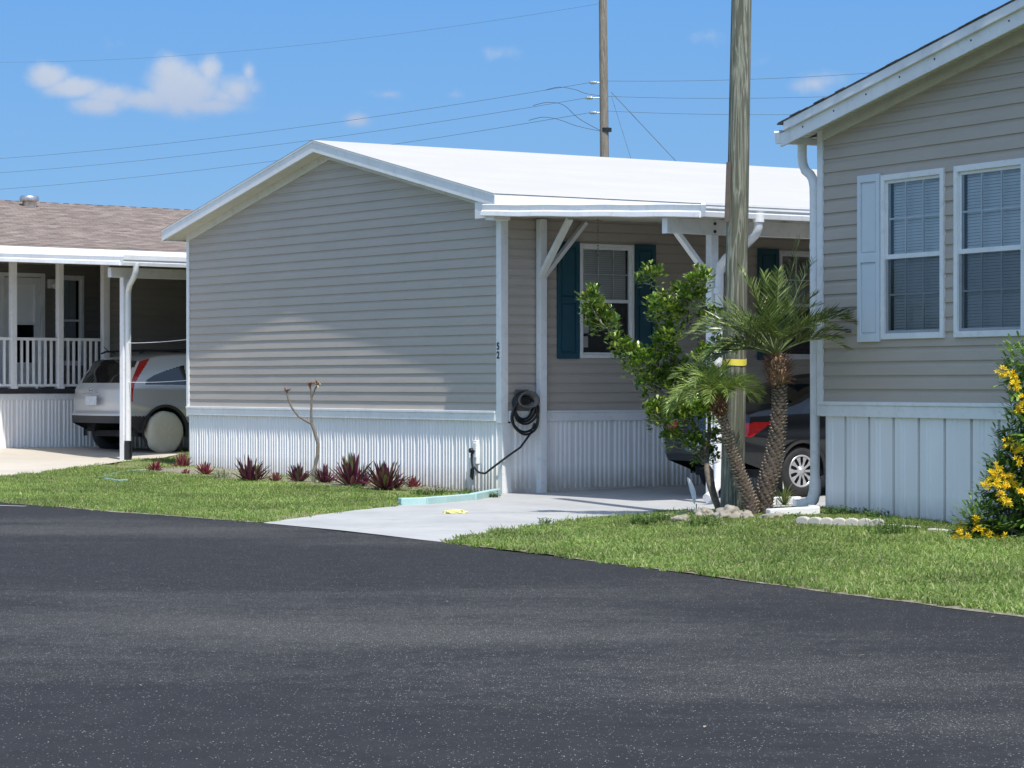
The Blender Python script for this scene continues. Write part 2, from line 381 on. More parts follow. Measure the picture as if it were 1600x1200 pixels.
EDGE = [(-24,52),(-12.5,38.5),(-8.5,33.95),(-5.92,30.9),(-4.3,28.65),(-2.45,26.3),(-.61,23.1),(.8,20.3),(2.06,17.6),(3,15.7),(6.9,7.8),(11,-.5),(16,-11)]
ROAD = EDGE+[(-2,-20),(-9,0),(-13,10),(-20,18),(-34,32),(-42,40)]
o = bpy.data.objects.new('road', bpy.data.meshes.new('road')); bmr = bmesh.new()
bmr.faces.new([bmr.verts.new((x, y, .004)) for x, y in ROAD]); bmesh.ops.triangulate(bmr, faces=bmr.faces[:])
bmesh.ops.recalc_face_normals(bmr, faces=bmr.faces); bmr.to_mesh(o.data); bmr.free()
if o.data.polygons[0].normal.z < 0: o.data.flip_normals()
o.data.materials.append(M['asphalt']); COL.objects.link(o); tag(o, kind='structure')

HC = (-.176, 33.42)      # central house: ground under its near right corner
UX = (.559, -.829); UY = (.829, .559)
def cw(a, b): return (HC[0]+UX[0]*a+UY[0]*b, HC[1]+UX[1]*a+UY[1]*b)
DRIVE = [(-2.45,26.3),(-1.26,30.05),(-.20,32.2),cw(.12,0),cw(.1,16),cw(7,16),(8.5,33),(5.2,29.0),(3.0,27.75),(2.35,27.75),(2.0,27.95),(1.60,27.75),(.97,26.9),(.14,25.1),(-.61,23.1)]
LAWN_L = [(-5.92,30.9),(-8.5,33.95),(-7.9,35.2),(-7.07,36.9),(-6.1,41.6),(-5.3,44.6),(-4.95,41),cw(-8.4,.02),cw(0.05,.02),(-.20,32.2),(-1.26,30.05),(-2.45,26.3),(-4.3,28.65)]
LAWN_R = [(-.61,23.1),(.14,25.1),(.97,26.9),(1.60,27.75),(2.0,27.95),(2.35,27.75),(3.0,27.75),(3.12,26.35),(5.2,21.8),(9,14),(13,6),(11,-.5),(6.9,7.8),(3,15.7),(2.06,17.6),(.8,20.3)]
SLAB_L = [(-8.5,33.95),(-7.9,35.2),(-7.07,36.9),(-6.1,41.6),(-5.3,44.6),(-4.0,46.5),(-1,51),(-4,56),(-14,50),(-20,47),(-12.5,38.5)]

def fr(a, b, s): return list(np.arange(a, b, s))
xs = [-2500,-500,-120,-50]+fr(-26,-10,2)+fr(-10,12,.25)+fr(12,24,2)+[40,120,500,2500]
ys = [-2500,-500,-120,-60]+fr(-30,12,3)+fr(12,48,.25)+fr(48,62,2)+[90,200,600,2500]
X, Y = np.meshgrid(xs, ys)
Z = gnp(X, Y)
onroad = inpoly(ROAD, X, Y); lawn = inpoly(LAWN_L, X, Y) | inpoly(LAWN_R, X, Y); slab = (inpoly(DRIVE, X, Y) | inpoly(SLAB_L, X, Y))
Z = np.where(onroad, -.06, np.where(slab, Z-.04, np.where(lawn, Z+.004, Z-.03)))
far = (np.abs(X) > 60) | (np.abs(Y) > 80); Z = np.where(far, -.1, Z)
V = np.stack([X, Y, Z], -1).reshape(-1, 3); nx = len(xs); ny = len(ys)
ii, jj = np.meshgrid(np.arange(ny-1), np.arange(nx-1), indexing='ij'); a = (ii*nx+jj).ravel()
Fq = np.stack([a, a+1, a+nx+1, a+nx], -1).ravel()
tag(big_mesh('ground', V, Fq, 4, 'soil'), kind='structure')
sheet(DRIVE, .8, .006, 'driveway', 'concrete')
sheet(SLAB_L, .8, .006, 'neighbour_driveway', 'concrete_tan')
# sandy planting bed along the gable
sheet([cw(-8.3,-.03), cw(-7.2,-1.5), cw(-3.5,-1.35), cw(-1.4,-.95), cw(-.3,-.03)], .4, .016, 'planting_bed', 'bed')
pb = [gp(1040,815), gp(1100,806), gp(1236,801), gp(1284,799)]
sheet([(p.x, p.y) for p in (gp(1045,821), gp(1090,803), gp(1150,795), gp(1270,793), gp(1300,812), gp(1400,824), gp(1240,826), gp(1150,822))], .3, .016, 'pebble_bed', 'bed')

vg = []
for i in range(len(EDGE)):     # crumbled gravel and sand along the road edge
    a_ = Vector(EDGE[max(i-1, 0)]); b_ = Vector(EDGE[min(i+1, len(EDGE)-1)]); d_ = (b_-a_).normalized(); vg.append((Vector(EDGE[i]), Vector((-d_.y, d_.x))))
k0 = 5; vs = []
def verge(i0, i1):
    vs = []; 
    for i in range(i0, i1):
        for t in [j/24 for j in range(24)]:
            p_ = vg[i][0].lerp(vg[i+1][0], t); n_ = vg[i][1].lerp(vg[i+1][1], t)
            w0 = .035+.05*mnoise.noise(Vector((p_.x*2.3, p_.y*2.3, 1))); w1 = .10+.05*mnoise.noise(Vector((p_.x*1.7, p_.y*1.7, 5)))
            for q_ in (p_-n_*w0, p_+n_*w1): vs.append((q_.x, q_.y, .0068+max(0, g(p_.x, p_.y))*.6))
    n = len(vs)//2; m_ = bpy.data.meshes.new('road_verge'); m_.from_pydata(vs, [], [(2*k, 2*k+2, 2*k+3, 2*k+1) for k in range(n-1)]); m_.update()
    if m_.polygons[0].normal.z < 0: m_.flip_normals()
    m_.materials.append(M['bed']); o_ = bpy.data.objects.new('road_verge', m_); COL.objects.link(o_); tag(o_, kind='structure')
verge(1, 5); verge(6, 10)
# grass
def blades(poly, n, name, lo=.022, hi=.055, dens=None, wid=.0045, xr=None, yr=None):
    ax = np.array(poly); x0, y0 = ax.min(0); x1, y1 = ax.max(0)
    if yr: y0 = max(y0, yr[0])
    x = RNG.uniform(x0, x1, n*6); y = RNG.uniform(y0, y1, n*6)
    jx = .05*np.sin(x*9+y*5)+.04*np.sin(x*23-y*17)+.03*np.sin(y*41); jy = .05*np.sin(y*11-x*4)+.03*np.sin(x*37)
    k = inpoly(poly, x+jx, y+jy) & (np.abs(x/np.maximum(y, 1)) < .215); x = x[k]; y = y[k]
    if dens is not None: k = RNG.random(len(x)) < dens(x, y); x = x[k]; y = y[k]
    x = x[:n]; y = y[:n]; n = len(x)
    z = gnp(x, y)
    cl = np.sin(x*3.1+np.sin(y*2.3)*2)*np.sin(y*2.7+np.cos(x*1.9)*2)
    h = RNG.uniform(lo, hi, n)*(1+.35*cl)*np.where(RNG.random(n) < .03, 1.7, 1); th = RNG.uniform(0, 2*np.pi, n); ln = RNG.uniform(.2, 1.5, n)*h; ta = RNG.uniform(0, 2*np.pi, n)
    w = wid*RNG.uniform(.7, 1.4, n)
    b = np.stack([x, y, z], -1); s = np.stack([np.cos(th)*w, np.sin(th)*w, 0*w], -1)
    lean = np.stack([np.cos(ta)*ln, np.sin(ta)*ln, 0*h], -1)
    mid = b+lean*.4+np.stack([0*h, 0*h, h*.62], -1); tip = b+lean+np.stack([0*h, 0*h, h*np.maximum(.35, 1-.38*ln/h)], -1)
    V = np.stack([b-s, b+s, mid+s*.8, mid-s*.8, tip], 1).reshape(-1, 3)
    i = np.arange(n)*5
    T = np.stack([i, i+1, i+2, i, i+2, i+3, i+3, i+2, i+4], -1).ravel()
    return big_mesh(name, V, T, 3, 'grass')
def densL(x, y):
    # distance in front of gable wall
    d = -((x-HC[0])*UY[0]+(y-HC[1])*UY[1])
    p = np.array([mnoise.noise(Vector((a*1.3, b*1.3, 0))) for a, b in zip(x, y)])
    base = np.where(d < 1.25, .05+.30*(p > .12), np.clip(.95-1.6*np.maximum(p-.22, 0), .12, 1))
    bare = np.exp(-(((x+2.35)/.6)**2+((y-27.3)/.9)**2))
    return base*(1-.8*bare)
def densR(x, y):
    p = np.array([mnoise.noise(Vector((a*1.1, b*1.1, 3))) for a, b in zip(x, y)])
    return np.clip(1-1.3*np.maximum(p-.25, 0), .2, 1)
grl = blades(LAWN_L, 120000, 'lawn_grass', dens=densL); tag(grl, kind='stuff', label='short green lawn with bare spots between the road and the gabled house', cat='grass')
grr = blades(LAWN_R, 190000, 'lawn_grass', .022, .062, dens=densR, yr=(13.5, 30)); tag(grr, kind='stuff', label='thick green lawn strip in front of the right hand house', cat='grass')

# ------------------------------------------------------------------ vinyl siding
def siding(mb, c, z0, z1, xL, xR, holes=(), y=0.0, axis='x', sgn=1, depth=.0165, seed=1, jog=0):
    """lap siding on a wall; xL/xR functions of z; holes (x0,x1,z0,z1); axis x: wall faces -y"""
    prof = [(0, 1.0), (.32, .82), (.62, .64), (.66, .52), (.79, .06), (1.0, 0.0)]
    rows = []
    n = int(math.ceil((z1-z0)/c))
    for i in range(n):
        for t, d in prof: rows.append((z0+(i+t)*c, d*depth))
    def P(x, z, d): return (x, y-d*sgn, z) if axis == 'x' else (y+d*sgn, x, z)
    rr2 = [rows[0]]
    for (za, da), (zb, db) in zip(rows[:-1], rows[1:]):
        for hz in sorted({h[2] for h in holes} | {h[3] for h in holes}):
            if za+1e-4 < hz < zb-1e-4: rr2.append((hz, da+(db-da)*(hz-za)/(zb-za)))
        rr2.append((zb, db))
    rows = rr2
    for (za, da), (zb, db) in zip(rows[:-1], rows[1:]):
        if za >= z1: break
        if zb > z1:
            if zb-za > 1e-6: db = da+(db-da)*(z1-za)/(zb-za)
            zb = z1
        if abs(za-zb) < 1e-7: za2 = za
        la, ra, lb, rb = xL(za), xR(za), xL(zb), xR(zb)
        zm = (za+zb)/2
        cuts = sorted([h for h in holes if h[2] <= zm <= h[3]])
        seg = []; 
        if not cuts: seg = [((la, lb), (ra, rb))]
        else:
            cur = (la, lb)
            for h in cuts:
                seg.append((cur, (h[0], h[0]))); cur = (h[1], h[1])
            seg.append((cur, (ra, rb)))
        for (a0, b0), (a1, b1) in seg:
            if a1-a0 < 1e-4 and b1-b0 < 1e-4: continue
            ns = max(1, int((a1-a0)/.35)); vs = []
            for k in range(ns+1):    # vinyl is never dead straight: a millimetre or two of waviness
                t = k/ns; ua = a0+(a1-a0)*t; ub = b0+(b1-b0)*t
                wv = lambda u_, z_: .0028*mnoise.noise(Vector((u_*.9, z_*3.3, seed*7.7)))+.0012*mnoise.noise(Vector((u_*3.1, z_*8.1, 2.)))
                vs += [P(ua, za+.5*wv(ua, za), da+wv(ua, za)), P(ub, zb+.5*wv(ub, zb), db+wv(ub, zb))]
            mb.add(vs, [(2*k, 2*k+2, 2*k+3, 2*k+1) for k in range(ns)])
    return mb

def corrugated(mb, x0, x1, z0, z1, y=0, axis='x', sgn=1, pattern=None, bot=None):
    pattern = pattern or [(0,0),(.022,0),(.032,.020),(.052,.020),(.062,0)]
    per = pattern[-1][0]+.022
    pts = []; x = x0
    k = 0
    while x < x1:
        for a, d in pattern:
            if x+a <= x1: pts.append((x+a, d))
        x += per
        k += 1
    pts.append((x1, 0))
    def P(u, d, z): return (u, y-d*sgn, z) if axis == 'x' else (y+d*sgn, u, z)
    vs = []; 
    for u, d in pts: vs += [P(u, d, z0 if bot is None else bot(u)), P(u, d, z1)]
    mb.add(vs, [(2*i, 2*i+2, 2*i+3, 2*i+1) for i in range(len(pts)-1)])
    return mb

def window(parent, frameM, x0, x1, z0, z1, y, axis='x', sgn=1, cols=3, rows=2, blind=.5, depth=.22, lower_grid=False, fw=.045, curtain=False, slatstep=.028):
    """double hung window: frame > sash, pane, muntin, blind"""
    def B(mb, a0, a1, d0, d1, b0, b1):
        ya, yb = (y-d1*sgn, y-d0*sgn) if axis == 'x' else (y+d0*sgn, y+d1*sgn)
        ya, yb = min(ya, yb), max(ya, yb)
        if axis == 'x': mb.box(a0, a1, ya, yb, b0, b1)
        else: mb.box(ya, yb, a0, a1, b0, b1)
    m = MB()
    B(m, x0, x0+fw, -.05, .034, z0, z1); B(m, x1-fw, x1, -.05, .034, z0, z1)
    B(m, x0+fw, x1-fw, -.05, .034, z1-fw, z1); B(m, x0+fw, x1-fw, -.05, .040, z0, z0+fw)
    w = m.build('window', frameM, parent); bevel(w, .004)
    zm = (z0+z1)/2
    m = MB(); s = .028
    B(m, x0+fw, x1-fw, -.03, .014, zm-.022, zm+.022)
    for a, b in ((z0+fw, zm-.022), (zm+.022, z1-fw)):
        B(m, x0+fw, x0+fw+s, -.03, .006, a, b); B(m, x1-fw-s, x1-fw, -.03, .006, a, b)
    B(m, x0+fw+s, x1-fw-s, -.03, .006, z0+fw, z0+fw+s); B(m, x0+fw+s, x1-fw-s, -.03, .006, z1-fw-s, z1-fw)
    bevel(m.build('sash', frameM, w), .003)
    m = MB()
    gx0, gx1 = x0+fw+s, x1-fw-s
    halves = [(zm+.022, z1-fw-s)]+([(z0+fw+s, zm-.022)] if lower_grid else [])
    for a, b in halves:
        for i in range(1, cols):
            xx = gx0+(gx1-gx0)*i/cols; B(m, xx-.008, xx+.008, -.018, -.002, a, b)
        for i in range(1, rows):
            zz = a+(b-a)*i/rows
            for j in range(cols):
                ca = gx0+(gx1-gx0)*j/cols+.008; cb = gx0+(gx1-gx0)*(j+1)/cols-.008
                B(m, ca, cb, -.018, -.002, zz-.008, zz+.008)
    m.build('muntin', frameM, w)
    m = MB()
    for a, b in ((z0+fw, zm), (zm, z1-fw)):
        yy = y+.001*sgn if axis == 'x' else y-.001*sgn
        q = [(gx0-.01, a), (gx1+.01, a), (gx1+.01, b), (gx0-.01, b)]
        m.add([(u, yy, v) if axis == 'x' else (yy, u, v) for u, v in q], [(0,1,2,3)])
    m.build('pane', 'pane', w)
    if lower_grid:   # insect screen in front of the lower sash
        m = MB(); yy = y-.010*sgn if axis == 'x' else y+.010*sgn
        q = [(x0+fw, z0+fw), (x1-fw, z0+fw), (x1-fw, zm-.022), (x0+fw, zm-.022)]
        m.add([(u, yy, v) if axis == 'x' else (yy, u, v) for u, v in q], [(0,1,2,3)]); m.build('insect_screen', SCREEN, w)
    # room behind
    m = MB()
    def Pt(u, d, v): return (u, y-d*sgn, v) if axis == 'x' else (y+d*sgn, u, v)
    c = [Pt(u, d, v) for d in (-.04, -depth) for u, v in ((x0+.01, z0+.01), (x1-.01, z0+.01), (x1-.01, z1-.01), (x0+.01, z1-.01))]
    m.add(c, [(4,5,6,7), (0,1,5,4), (1,2,6,5), (2,3,7,6), (3,0,4,7)])
    m.build('reveal', 'dark_room', w)
    if blind > 0:
        m = MB(); zz = z1-fw-.02; zend = z1-(z1-z0)*blind
        while zz > zend:
            a = Pt(gx0, -.058, zz); b_ = Pt(gx1, -.058, zz); c_ = Pt(gx1, -.068, zz+.0262); d_ = Pt(gx0, -.068, zz+.0262)
            m.add([a, b_, c_, d_], [(0,1,2,3)]); zz -= slatstep
        m.build('blind', 'blind', w, fix=False)
    if curtain:
        m = MB(); n = 40; vs = []
        for i in range(n+1):
            u = gx0+(gx1-gx0)*i/n; d = -.09-.012*math.sin(i*1.3); vs += [Pt(u, d, z0+fw), Pt(u, d, z1-fw)]
        m.add(vs, [(2*i, 2*i+2, 2*i+3, 2*i+1) for i in range(n)], True); m.build('curtain', 'curtain', w, fix=False)
    return w

def shutter(parent, mat, x0, x1, z0, z1, y, axis='x', sgn=1, name='shutter', split=.5):
    m = MB()
    def B(a0, a1, d0, d1, b0, b1):
        ya, yb = (y-d1*sgn, y-d0*sgn) if axis == 'x' else (y+d0*sgn, y+d1*sgn)
        ya, yb = min(ya, yb), max(ya, yb)
        if axis == 'x': m.box(a0, a1, ya, yb, b0, b1)
        else: m.box(ya, yb, a0, a1, b0, b1)
    zm = z0+(z1-z0)*split; r = .055
    B(x0, x0+r, .014, .045, z0, z1); B(x1-r, x1, .014, .045, z0, z1)
    for a, b in ((z0, z0+.07), (zm-.04, zm+.04), (z1-.07, z1)): B(x0+r, x1-r, .014, .045, a, b)
    for a, b in ((z0+.07, zm-.04), (zm+.04, z1-.07)):
        B(x0+r, x1-r, .014, .026, a, b); B(x0+r+.02, x1-r-.02, .026, .036, a+.02, b-.02)
    return bevel(m.build(name, mat, parent), .004)

def lin(a, b): return lambda z: a+b*z
# ------------------------------------------------------------------ CENTRAL HOUSE
ROT_C = math.atan2(UX[1], UX[0])
house = thing('mobile_home', 'gabled beige mobile home with white roof and carport, number 52 on its corner', 'house', (HC[0], HC[1], 0), ROT_C)
W = 8.42; XR = .10; LEN = 15.0; RX = -4.16; SL = .2216
EZ = 3.71                           # roof top at eave (x = .345)
RIDGE = EZ+SL*(.345-RX)
def rooftop(x): return RIDGE-SL*abs(x-RX)
def under(x): return rooftop(x)-.15
TOPW = lambda x: under(x)
# gable siding: x-limits at height z
def gL(z): return max(-W+.04, RX-(under(RX)-z)/SL) if z > under(-W) else -W+.04
def gR(z): return min(-.0, RX+(under(RX)-z)/SL) if z > under(0) else 0.0
m = siding(MB(), .1222, 1.02, under(RX)-.02, gL, gR)
wall = m.build('wall', 'siding', house)
wz = [(.828, 1.17), (1.18, 2.04), (2.05, 2.37)]
WIN1 = (1.18, 2.04, 1.70, 3.16); WIN2 = (4.46, 5.35, 1.70, 3.16)
m = siding(MB(), .1222, 1.02, under(XR)-.01, lambda z: .08, lambda z: LEN, holes=[WIN1, WIN2], y=XR-.02, axis='y', sgn=1)
m.build('wall', 'siding', house)
m = MB()   # inner shell: keeps light out
m.add([(-W+.02,.03,0),(XR-.05,.03,0),(XR-.05,.03,under(XR)-.03),(RX,.03,under(RX)-.03),(-W+.02,.03,under(-W)-.03)], [(0,1,2,3,4)])
m.add([(-W,.03,0),(-W,LEN,0),(-W,LEN,under(-W)),(-W,.03,under(-W))], [(0,1,2,3)])
m.add([(-W,LEN,0),(XR,LEN,0),(XR,LEN,under(XR)),(RX,LEN,under(RX)),(-W,LEN,under(-W))], [(0,1,2,3,4)])
for b0, b1, z0, z1 in ((.03, 1.18, 0, 3.6), (1.18, 2.04, 0, 1.70), (1.18, 2.04, 3.16, 3.6), (2.04, 4.46, 0, 3.6), (4.46, 5.35, 0, 1.7), (4.46, 5.35, 3.16, 3.6), (5.35, LEN, 0, 3.6)):
    m.add([(XR-.06, b0, z0), (XR-.06, b1, z0), (XR-.06, b1, z1), (XR-.06, b0, z1)], [(0,1,2,3)])
m.build('inner_wall', 'dark_room', house)
# belly band
m = MB(); m.box(-W, -.005, -.045, .0, .905, 1.0); m.box(-W, -.005, -.055, .0, 1.0, 1.035)
bevel(m.build('belly_band', 'white', house), .005)
m = MB(); m.box(XR-.02, XR+.03, .09, LEN, .90, 1.01); m.box(XR-.02, XR+.04, .09, LEN, 1.01, 1.035); bevel(m.build('belly_band', 'white', house), .005)
# skirting
rgn = random.Random(3)
def sk_pattern(mb, x0, x1, z1, y, axis, sgn, bot):
    x = x0; k = 0; pts = []
    while x < x1:
        gap = .030 if k % 4 else .062
        for a, d in ((0, 0), (gap, 0), (gap+.010, .020), (gap+.028, .022), (gap+.038, 0)):
            if x+a < x1: pts.append((x+a, d))
        x += gap+.039; k += 1
    pts.append((x1, 0)); vs = []
    for u, d in pts:
        p = lambda z: (u, y-d*sgn, z) if axis == 'x' else (y+d*sgn, u, z)
        vs += [p(bot), p(z1)]
    mb.add(vs, [(2*i, 2*i+2, 2*i+3, 2*i+1) for i in range(len(pts)-1)])
m = MB(); sk_pattern(m, -W+.01, -.0, .91, .0, 'x', 1, -.06)
m.build('skirting', 'skirt', house)
m = MB(); sk_pattern(m, .13, LEN, .905, XR-.01, 'y', 1, -.06); m.box(XR-.005, XR+.016, .13, LEN, -.02, .055)
m.build('skirting', 'skirt', house)
# corner trims
m = MB(); m.box(-.002, XR+.012, -.028, .0, .88, under(0)+.0); m.box(XR-.012, XR+.012, .0, .082, .88, under(XR)); bevel(m.build('corner_trim', 'white', house), .006)
m = MB(); m.box(.0, XR+.005, -.006, .02, -.05, .88); m.box(XR-.02, XR+.005, .02, .13, -.05, .88); m.build('skirting_corner', 'white', house)
m = MB(); m.box(-W-.03, -W+.05, -.028, .0, .88, under(-W)); m.box(-W-.03, -W-.002, 0, .08, .88, under(-W)); bevel(m.build('corner_trim', 'white', house), .005)
# roof slopes (membrane) with slight waviness, rake fascia, soffit, frieze
EL, ER, OH = -W-.345, .345, .28
def slope_sheet(mb, xa, xb, y0, y1, top, nx=14, ny=40, amp=.004, seed=0.):
    vs = []
    for j in range(ny+1):
        for i in range(nx+1):
            x = xa+(xb-xa)*i/nx; y = y0+(y1-y0)*j/ny
            inside = 0 < i < nx and 0 < j < ny
            vs.append((x, y, top(x)+(amp*mnoise.noise(Vector((x*1.7, y*1.1, seed)))*2 if inside else 0)))
    mb.add(vs, [(j*(nx+1)+i, j*(nx+1)+i+1, (j+1)*(nx+1)+i+1, (j+1)*(nx+1)+i) for j in range(ny) for i in range(nx)], True)
m = MB(); slope_sheet(m, EL, RX, -OH-.012, LEN+.2, lambda x: rooftop(x)+.012); slope_sheet(m, RX, ER+.01, -OH-.012, LEN+.2, lambda x: rooftop(x)+.012)
for y in ():
    for a, b in ((EL, RX), (RX, ER)):
        m.hexa([(a,y,rooftop(a)+.012),(b,y,rooftop(b)+.012),(b,y+.10,rooftop(b)+.012),(a,y+.10,rooftop(a)+.012),(a,y,rooftop(a)+.019),(b,y,rooftop(b)+.019),(b,y+.10,rooftop(b)+.019),(a,y+.10,rooftop(a)+.019)])
roof = m.build('roof', 'roof_white', house, fix=False)
m = MB()
for a, b in ((EL, RX-.002), (RX+.002, ER)):
    m.hexa([(a,-OH,under(a)),(b,-OH,under(b)),(b,-OH+.022,under(b)),(a,-OH+.022,under(a)),(a,-OH,rooftop(a)+.004),(b,-OH,rooftop(b)+.004),(b,-OH+.022,rooftop(b)+.004),(a,-OH+.022,rooftop(a)+.004)])
    # thin drip lip
    m.hexa([(a,-OH-.010,rooftop(a)-.016),(b,-OH-.010,rooftop(b)-.016),(b,-OH-.001,rooftop(b)-.016),(a,-OH-.001,rooftop(a)-.016),(a,-OH-.010,rooftop(a)+.008),(b,-OH-.010,rooftop(b)+.008),(b,-OH-.001,rooftop(b)+.008),(a,-OH-.001,rooftop(a)+.008)])
m.build('rake_fascia', 'white', house)
m = MB()
for a, b in ((EL+.02, RX), (RX, ER-.02)):
    m.add([(a,-OH+.02,under(a)+.012),(b,-OH+.02,under(b)+.012),(b,.0,under(b)+.012),(a,.0,under(a)+.012)], [(0,1,2,3)])
for x0, x1 in ((EL+.02, -W), (XR, ER-.02)):
    m.add([(x0,0,under(x0)+.012),(x1,0,under(x1)+.012),(x1,LEN,under(x1)+.012),(x0,LEN,under(x0)+.012)], [(0,1,2,3)])
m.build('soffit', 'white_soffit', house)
m = MB()
for a, b in ((-W-.02, RX-.001), (RX+.001, .0)):
    m.hexa([(a,-.03,under(a)-.095),(b,-.03,under(b)-.095),(b,-.0,under(b)-.095),(a,-.0,under(a)-.095),(a,-.03,under(a)+.010),(b,-.03,under(b)+.010),(b,-.0,under(b)+.010),(a,-.0,under(a)+.010)])
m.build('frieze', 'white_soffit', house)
m = MB()   # eave fascia on both long sides
m.box(ER-.02, ER, -OH+.022, LEN, under(ER), rooftop(ER)+.002); m.box(EL, EL+.02, -OH+.022, LEN, under(EL), rooftop(EL)+.002); m.build('eave_fascia', 'white', house)
m = MB(); m.box(XR+.03, ER-.02, -OH+.005, -.03, 3.40, under(.2)+.0); m.box(-.12, XR+.03, -OH+.012, -OH+.03, 3.43, under(.0)+.0); bevel(m.build('eave_return', 'white', house), .004)
# carport
CX1 = 4.50
def cpt(x): return 3.575-(x-.345)*.0545
m = MB()
n = 28; xs_ = [.30+(CX1-.30)*i/n for i in range(n+1)]
slope_sheet(m, .30, CX1, -OH+.0, LEN-2, lambda x: cpt(x), 12, 30, .002, 5.)
m.add([(.3,-OH,cpt(.3)-.10),(CX1,-OH,cpt(CX1)-.10),(CX1,LEN-2,cpt(CX1)-.10),(.3,LEN-2,cpt(.3)-.10)], [(3,2,1,0)])
for i in range(1, 30):   # pan ribs under the deck run down the slope
    y = -OH+i*.45
    if y < LEN-2: m.hexa([(.12,y,cpt(.12)-.135),(CX1-.02,y,cpt(CX1)-.135),(CX1-.02,y+.045,cpt(CX1)-.135),(.12,y+.045,cpt(.12)-.135),(.12,y,cpt(.12)-.101),(CX1-.02,y,cpt(CX1)-.101),(CX1-.02,y+.045,cpt(CX1)-.101),(.12,y+.045,cpt(.12)-.101)])
m.add([(XR,-OH+.05,cpt(XR)-.103),(.31,-OH+.05,cpt(.31)-.103),(.31,LEN-2,cpt(.31)-.103),(XR,LEN-2,cpt(XR)-.103)], [(0,1,2,3)])
m.build('carport_roof', 'roof_white', house, fix=False)
m = MB()   # end fascia: two folded strips, slightly wavy
pr = [(0,0),(-.012,-.01),(-.010,-.075),(-.030,-.090),(-.040,-.142),(-.030,-.150),(.0,-.150)]
ax = [(x, -OH-.012, cpt(x)+.012+.003*math.sin(x*5.3)) for x in [.10+(CX1-.10)*i/40 for i in range(41)]]
m.extrude([(0, a, b) for a, b in pr], ax)
m.build('end_fascia', 'white', house)
m = MB()   # outer gutter, K profile
pr = [(0,0),(0,-.150),(.075,-.150),(.088,-.10),(.082,-.082),(.100,-.060),(.100,-.030),(.108,-.024),(.108,.0),(.100,.0),(.100,-.02),(.01,-.02),(.01,0)]
gz = cpt(CX1)+.018
m.extrude([(a, 0, b) for a, b in pr], [(CX1, -OH-.03, gz), (CX1, 3.05, gz), (CX1, 6.1, gz-.004), (CX1, LEN-2, gz-.01)])
m.build('gutter', 'white', house)
BX = 3.74
m = MB()
for dx in (-.045, .012): m.box(BX+dx, BX+dx+.036, -.22, LEN-2.2, 3.075, 3.245)
m.box(BX-.05, BX+.052, -.232, -.221, 3.07, 3.25)
bevel(m.build('beam', 'white', house), .004)
m = MB()
for zz in (3.11, 3.20):
    m = MB(); m.lathe([(0,.062),(.018,.060),(.018,.048)], 10, 'x', (BX, .45, zz)); m.build('bolt', 'black', house)
post_o = []
def post(x, y, z1, s=.10, z0=None):
    wx, wy = cw(x, y); z0 = g(wx, wy)-.02
    m = MB(); m.box(x-s/2, x+s/2, y-s/2, y+s/2, z0, z1); return bevel(m.build('post', 'white', house), .006)
for y in (.45, 3.6, 6.75, 9.9): post(BX, y, 3.075, .105)
post(.165, .55, 3.44, .10)
m = MB(); m.box(.145, .20, .50, .60, -.02, .04); 
def brace(a, b, w=.05, h=.085):
    m = MB(); m.bar(a, b, w, h, (0,1,0) if abs(a[1]-b[1]) < .01 else (1,0,0)); return bevel(m.build('brace', 'white', house), .004)
brace((.22, .50, 2.72), (.85, .50, 3.41)); brace((.17, .58, 2.72), (.17, 1.22, 3.42))
brace((BX, .40, 2.60), (BX, -.06, 3.09)); brace((BX, .50, 2.60), (BX, 1.10, 3.09))
m = MB(); siding(m, .1222, .05, 3.36, lambda z: XR+.0, lambda z: CX1+1.4, y=7.9, axis='x', sgn=1); m.build('light_block_wall', 'siding', house)  # added unseen wall, shuts out light from the carport's open back
m = MB(); m.box(XR, CX1+1.4, 7.92, 8.0, -.1, 3.38); m.build('light_block_wall', 'dark_room', house)  # dark backing of the added wall
# downspout at the outer post
m = MB(); dpx = CX1+.05
pts = [(dpx,.47,3.25),(dpx,.47,3.12),(dpx-.05,.47,3.04),(4.2,.47,2.90),(3.98,.46,2.80),(3.88,.46,2.72),(3.85,.47,2.62),(3.85,.45,1.5),(3.85,.45,.30),(3.86,.42,.20),(3.92,.30,.12),(3.98,.18,.08)]
m.tube(pts, .048, 14); m.tube([(3.85,.45,2.4),(3.85,.45,2.46)], .053, 14); m.tube([(dpx,.47,3.27),(dpx,.47,3.18)], .064, 14)
m.build('downspout', 'white', house)
# windows and shutters on the carport side
window(house, 'white', WIN1[0], WIN1[1], WIN1[2], WIN1[3], XR-.02, 'y', 1, cols=3, rows=2, blind=.52, curtain=False)
window(house, 'white', WIN2[0], WIN2[1], WIN2[2], WIN2[3], XR-.02, 'y', 1, cols=3, rows=2, blind=0)
for a, b in ((.828, 1.17), (2.05, 2.38), (4.09, 4.44), (5.37, 5.70)): shutter(house, 'blueshutter', a, b, 1.69, 3.175, XR-.02, 'y', 1)
# things seen in the lower sash of the first window
m = MB(); m.box(XR-.16, XR-.15, 1.25, 1.43, 2.02, 2.12); m.box(XR-.16, XR-.15, 1.25, 1.33, 1.84, 1.98); m.box(XR-.16, XR-.15, 1.35, 1.42, 1.84, 1.98)
m.build('wall_frame', 'blind', house)
# outlet box low on the gable skirting
m = MB(); m.box(-.50, -.40, -.060, -.0, .36, .66); m.box(-.47, -.39, -.075, -.060, .44, .63); bx = bevel(m.build('outlet_box', 'white', house), .006)
m = MB(); m.lathe([(0,-.11),(.03,-.11),(.034,-.09),(.034,-.07)], 12, 'y', (-.475, 0, .53)); m.build('outlet', 'black', bx)
